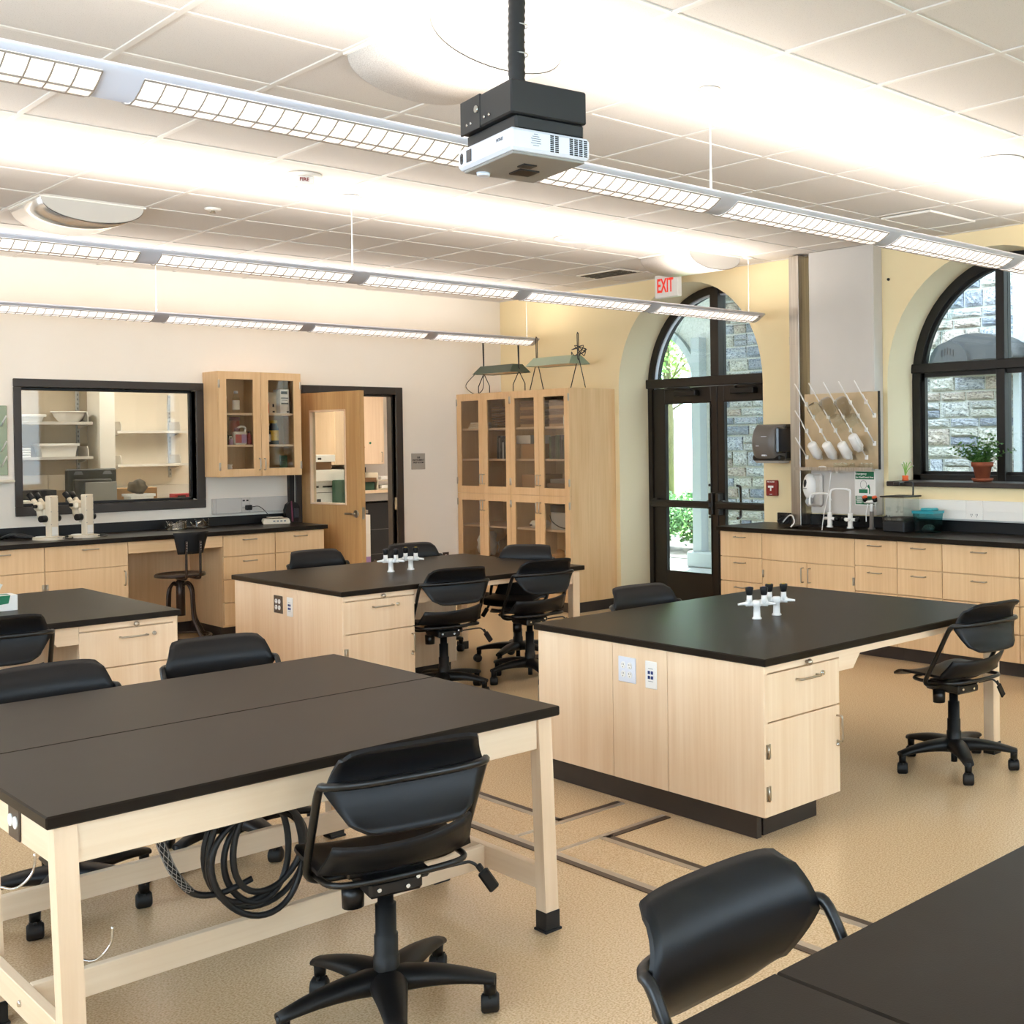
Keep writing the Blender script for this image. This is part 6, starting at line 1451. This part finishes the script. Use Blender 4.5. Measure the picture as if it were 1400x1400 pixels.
mb.build('dots', 'text_white', gb)
PB = thing('prep_table', 'low grey table under the cartons in the prep room', 'table', (6.5, 12.6, 0)); MB().box(6.1, 6.85, 12.25, 13.0, .86, .899, .003).build('top', 'bench_grey', PB)
for x in (6.12, 6.79):
    for y in (12.28, 12.92): MB().box(x, x + .04, y, y + .04, 0, .86).build('leg', 'bench_grey', PB)
# ================================================================== outside
struct('ground_lawn', MB().box(XO, 60, -20, 70, -.30, -.06), 'grass'); struct('ground_court', MB().box(XO - .0, 11.6, -4, 16, -.06, -.03), 'concrete')
SX = 11.0
struct('mulch_bed', MB().box(11.55, 14.2, 10.6, 17, -.06, -.02), 'mulch')
AC, AR, AS = 12.06, .93, 2.22       # arch in the stone wall: centre y, radius, spring height
mb = MB(); S0, S1, HB = -3.0, 20.0, 8.5; TW = .55
def q2(y0, y1, za0, za1, zb0, zb1):
    for x in (SX + .03, SX + TW): mb.add([(x, y0, za0), (x, y1, zb0), (x, y1, zb1), (x, y0, za1)], [(0, 1, 2, 3)])
q2(S0, AC - AR, -.06, HB, -.06, HB); q2(AC + AR, S1, -.06, HB, -.06, HB)
ap = arch_pts(AC, AS, 24, AR)
for (ya, za), (yb, zb) in zip(ap[:-1], ap[1:]):
    q2(ya, yb, za, HB, zb, HB); mb.add([(SX + .03, ya, za), (SX + .03, yb, zb), (SX + TW, yb, zb), (SX + TW, ya, za)], [(0, 1, 2, 3)], True)
for y in (AC - AR, AC + AR): mb.add([(SX + .03, y, -.06), (SX + .03, y, AS), (SX + TW, y, AS), (SX + TW, y, -.06)], [(0, 1, 2, 3)])
mb.add([(SX + .03, S0, HB), (SX + .03, S1, HB), (SX + TW, S1, HB), (SX + TW, S0, HB)], [(0, 1, 2, 3)])
sw = struct('wall_courtyard', mb, 'mortar', 'rough stone courtyard wall outside the windows')
# individual stones
random.seed(21)
variants = []
for k in range(6):
    m2 = MB(); nu, nv = 6, 5; V = []
    for i in range(nu + 1):
        for j in range(nv + 1):
            e = (0 if i in (0, nu) or j in (0, nv) else 1); V.append((-.02 * (1 if e else 0) - random.uniform(0, .022) * e, -.5 + i / nu, -.5 + j / nv))
    m2.add(V, [(i * (nv + 1) + j, (i + 1) * (nv + 1) + j, (i + 1) * (nv + 1) + j + 1, i * (nv + 1) + j + 1) for i in range(nu) for j in range(nv)])
    m2.add([(0, -.5, -.5), (0, .5, -.5), (0, .5, .5), (0, -.5, .5), (.04, -.5, -.5), (.04, .5, -.5), (.04, .5, .5), (.04, -.5, .5)], [(0, 1, 5, 4), (1, 2, 6, 5), (2, 3, 7, 6), (3, 0, 4, 7)])
    for c in range(5):
        me = bpy.data.meshes.new('stone'); me.from_pydata(m2.v, [], m2.f); me.materials.append(MATS['stone_%d' % c]); me.update(); variants.append(me)
nst = 0
def stones(y0, y1, z0, z1, skip=None):
    global nst
    z = z0
    while z < z1:
        h = random.choice((.11, .135, .16, .18, .20)); y = y0
        while y < y1 - .05:
            w = min(random.uniform(.17, .46), y1 - y)
            if y1 - y - w < .12: w = y1 - y
            if not (skip and skip(y + w / 2, z + h / 2)) and nst < 298:
                o = bpy.data.objects.new('stone', random.choice(variants)); C.objects.link(o); o.parent = sw
                if h > .15 and random.random() < .25:
                    o.location = (SX + .012, y + w / 2, z + h * .27); o.scale = (1, w - .024, h * .46)
                    o2 = bpy.data.objects.new('stone', random.choice(variants)); C.objects.link(o2); o2.parent = sw; o2.location = (SX + .012, y + w / 2, z + h * .76); o2.scale = (1, w - .024, h * .42); nst += 1
                else: o.location = (SX + .012, y + w / 2, z + h / 2 + .003); o.scale = (1, w - .024, h - .024)
                nst += 1
            y += w
        z += h
stones(6.38, 8.75, 1.05, 3.35, lambda y, z: (y - 5.55) ** 2 + max(0, z - 2.35) ** 2 < .9 ** 2)
stones(9.55, 10.66, .15, 3.45)
# pier beside the arch opening
PR = struct('trim_2', MB().box(SX - .10, SX + .04, 10.97, 11.13, .18, 3.0, .004), 'trim_light', 'pale pier trim beside the courtyard arch')
MB().box(SX - .16, SX + .04, 10.66, 11.20, -.03, .18, .02).build('plinth', 'trim_light', PR)
m2 = MB(); arch_band(m2, AC, AS, AR + .10, AR, SX - .03, SX + .2, 30); m2.build('arch_moulding', 'trim_light', PR)
# white framed window in the courtyard wall
CW = struct('window_3', MB().box(SX - .04, SX + .04, 6.28, 6.36, 1.0, 2.35, .004), 'trim_light', 'white framed arched window in the stone courtyard wall')
m2 = MB(); arch_band(m2, 5.55, 2.35, .81, .73, SX - .04, SX + .04, 30); m2.box(SX - .04, SX + .04, 4.74, 4.82, 1.0, 2.35); m2.box(SX - .05, SX + .04, 4.7, 6.4, .93, 1.0); m2.build('casing', 'trim_light', CW)
pts_ = [(4.82, 1.0), (6.28, 1.0), (6.28, 2.35)] + [(5.55 + .73 * math.cos(PI * k / 20), 2.35 + .73 * math.sin(PI * k / 20)) for k in range(1, 20)] + [(4.82, 2.35)]
MB().prism(pts_, 'x', SX + .005, SX + .028).build('pane', 'clear_dark', CW)
# window-glass reflection rebuilt as a solid grey hood by the courtyard wall
HD = thing('hood_reflection', 'grey rounded hood with slotted end, solid stand-in for a reflection in the arched window', 'reflection', (10.5, 6.65, 2.45))
arc = [(6.87 + .235 * math.cos(t), 2.44 + .21 * math.sin(t)) for t in [PI * k / 18 for k in range(19)]]
MB().prism(arc, 'x', 10.52, 10.56).build('end_plate', 'hood_grey', HD)
arc2 = [(6.60 + .48 * math.cos(t), 2.45 + .275 * math.sin(t)) for t in [PI * k / 22 for k in range(23)]]
MB().prism(arc2, 'x', 10.56, 10.98, True).build('hood', 'hood_grey', HD)
m2 = MB()
for k in range(5): m2.box(10.516, 10.521, 6.94 - k * .035, 6.955 - k * .035, 2.52 - .012 * abs(k - 2), 2.565 + .012 * (2 - abs(k - 2)))
m2.build('slots', 'text_black', HD)
# hedge and trees
def leaf_cloud(n, cx, cy, cz, rx, ry, rz, size, m, seed, parent, name='foliage'):
    random.seed(seed); V = []; Fc = []
    for k in range(n):
        while True:
            p = Vector((random.uniform(-1, 1), random.uniform(-1, 1), random.uniform(-1, 1)))
            if .25 < p.length < 1: break
        q = Vector((cx + p.x * rx, cy + p.y * ry, cz + p.z * rz)); d = Vector((random.uniform(-1, 1), random.uniform(-1, 1), random.uniform(-.2, 1))).normalized(); e = d.orthogonal().normalized() * size * .32
        s_ = size * random.uniform(.6, 1.2); o = len(V); V += [q, q + d * s_ * .5 + e, q + d * s_, q + d * s_ * .5 - e]; Fc.append((o, o + 1, o + 2, o + 3))
    mb = MB(); mb.add(V, Fc); o = mb.build(name, m, parent, False); o['kind'] = 'stuff'; return o
for k, (x, y) in enumerate(((12.6, 11.95), (12.7, 12.75), (12.5, 13.6))):
    Hh = thing('hedge_bush', 'dense green bush outside the arched door, %s' % ['right', 'middle', 'left'][k], 'bush', (x, y, -.02), 'bushes outside the door')
    leaf_cloud(1800, x, y, .46, .5, .55, .46, .085, 'hedge_leaf', 30 + k, Hh)
    m2 = MB()
    for a in range(7): m2.tube([(x + .05 * math.cos(a), y + .05 * math.sin(a), -.03), (x + .3 * math.cos(a), y + .3 * math.sin(a), .5)], .010, 5)
    m2.build('stems', 'bark', Hh)
for k, (x, y, h, r, lab) in enumerate(((20.0, 21.2, 4.3, 2.6, 'slim tree standing on the lawn beyond the door'), (30, 32, 6.5, 6.0, 'large leafy tree far across the lawn'), (34, 44, 6, 6.5, 'leafy tree farthest across the lawn'))):
    Tr = thing('tree', lab, 'tree', (x, y, -.06), 'trees beyond the lawn')
    m2 = MB().tube([(x, y, -.1), (x + .05, y, h * .5), (x, y + .1, h + r * .4)], [.10 + .02 * k, .08 + .02 * k, .03], 8)
    for a in range(6): m2.tube([(x, y, h * .55 + .15 * a), (x + math.cos(a * 1.1) * r * .5, y + math.sin(a * 1.1) * r * .5, h * .7 + .3 * a)], [.03, .012], 5)
    m2.build('trunk', 'bark', Tr); leaf_cloud([4200, 5200, 5200][k], x, y, h + r * .35, r, r, r * .8, [.17, .42, .45][k], 'tree_leaf', 60 + k, Tr)
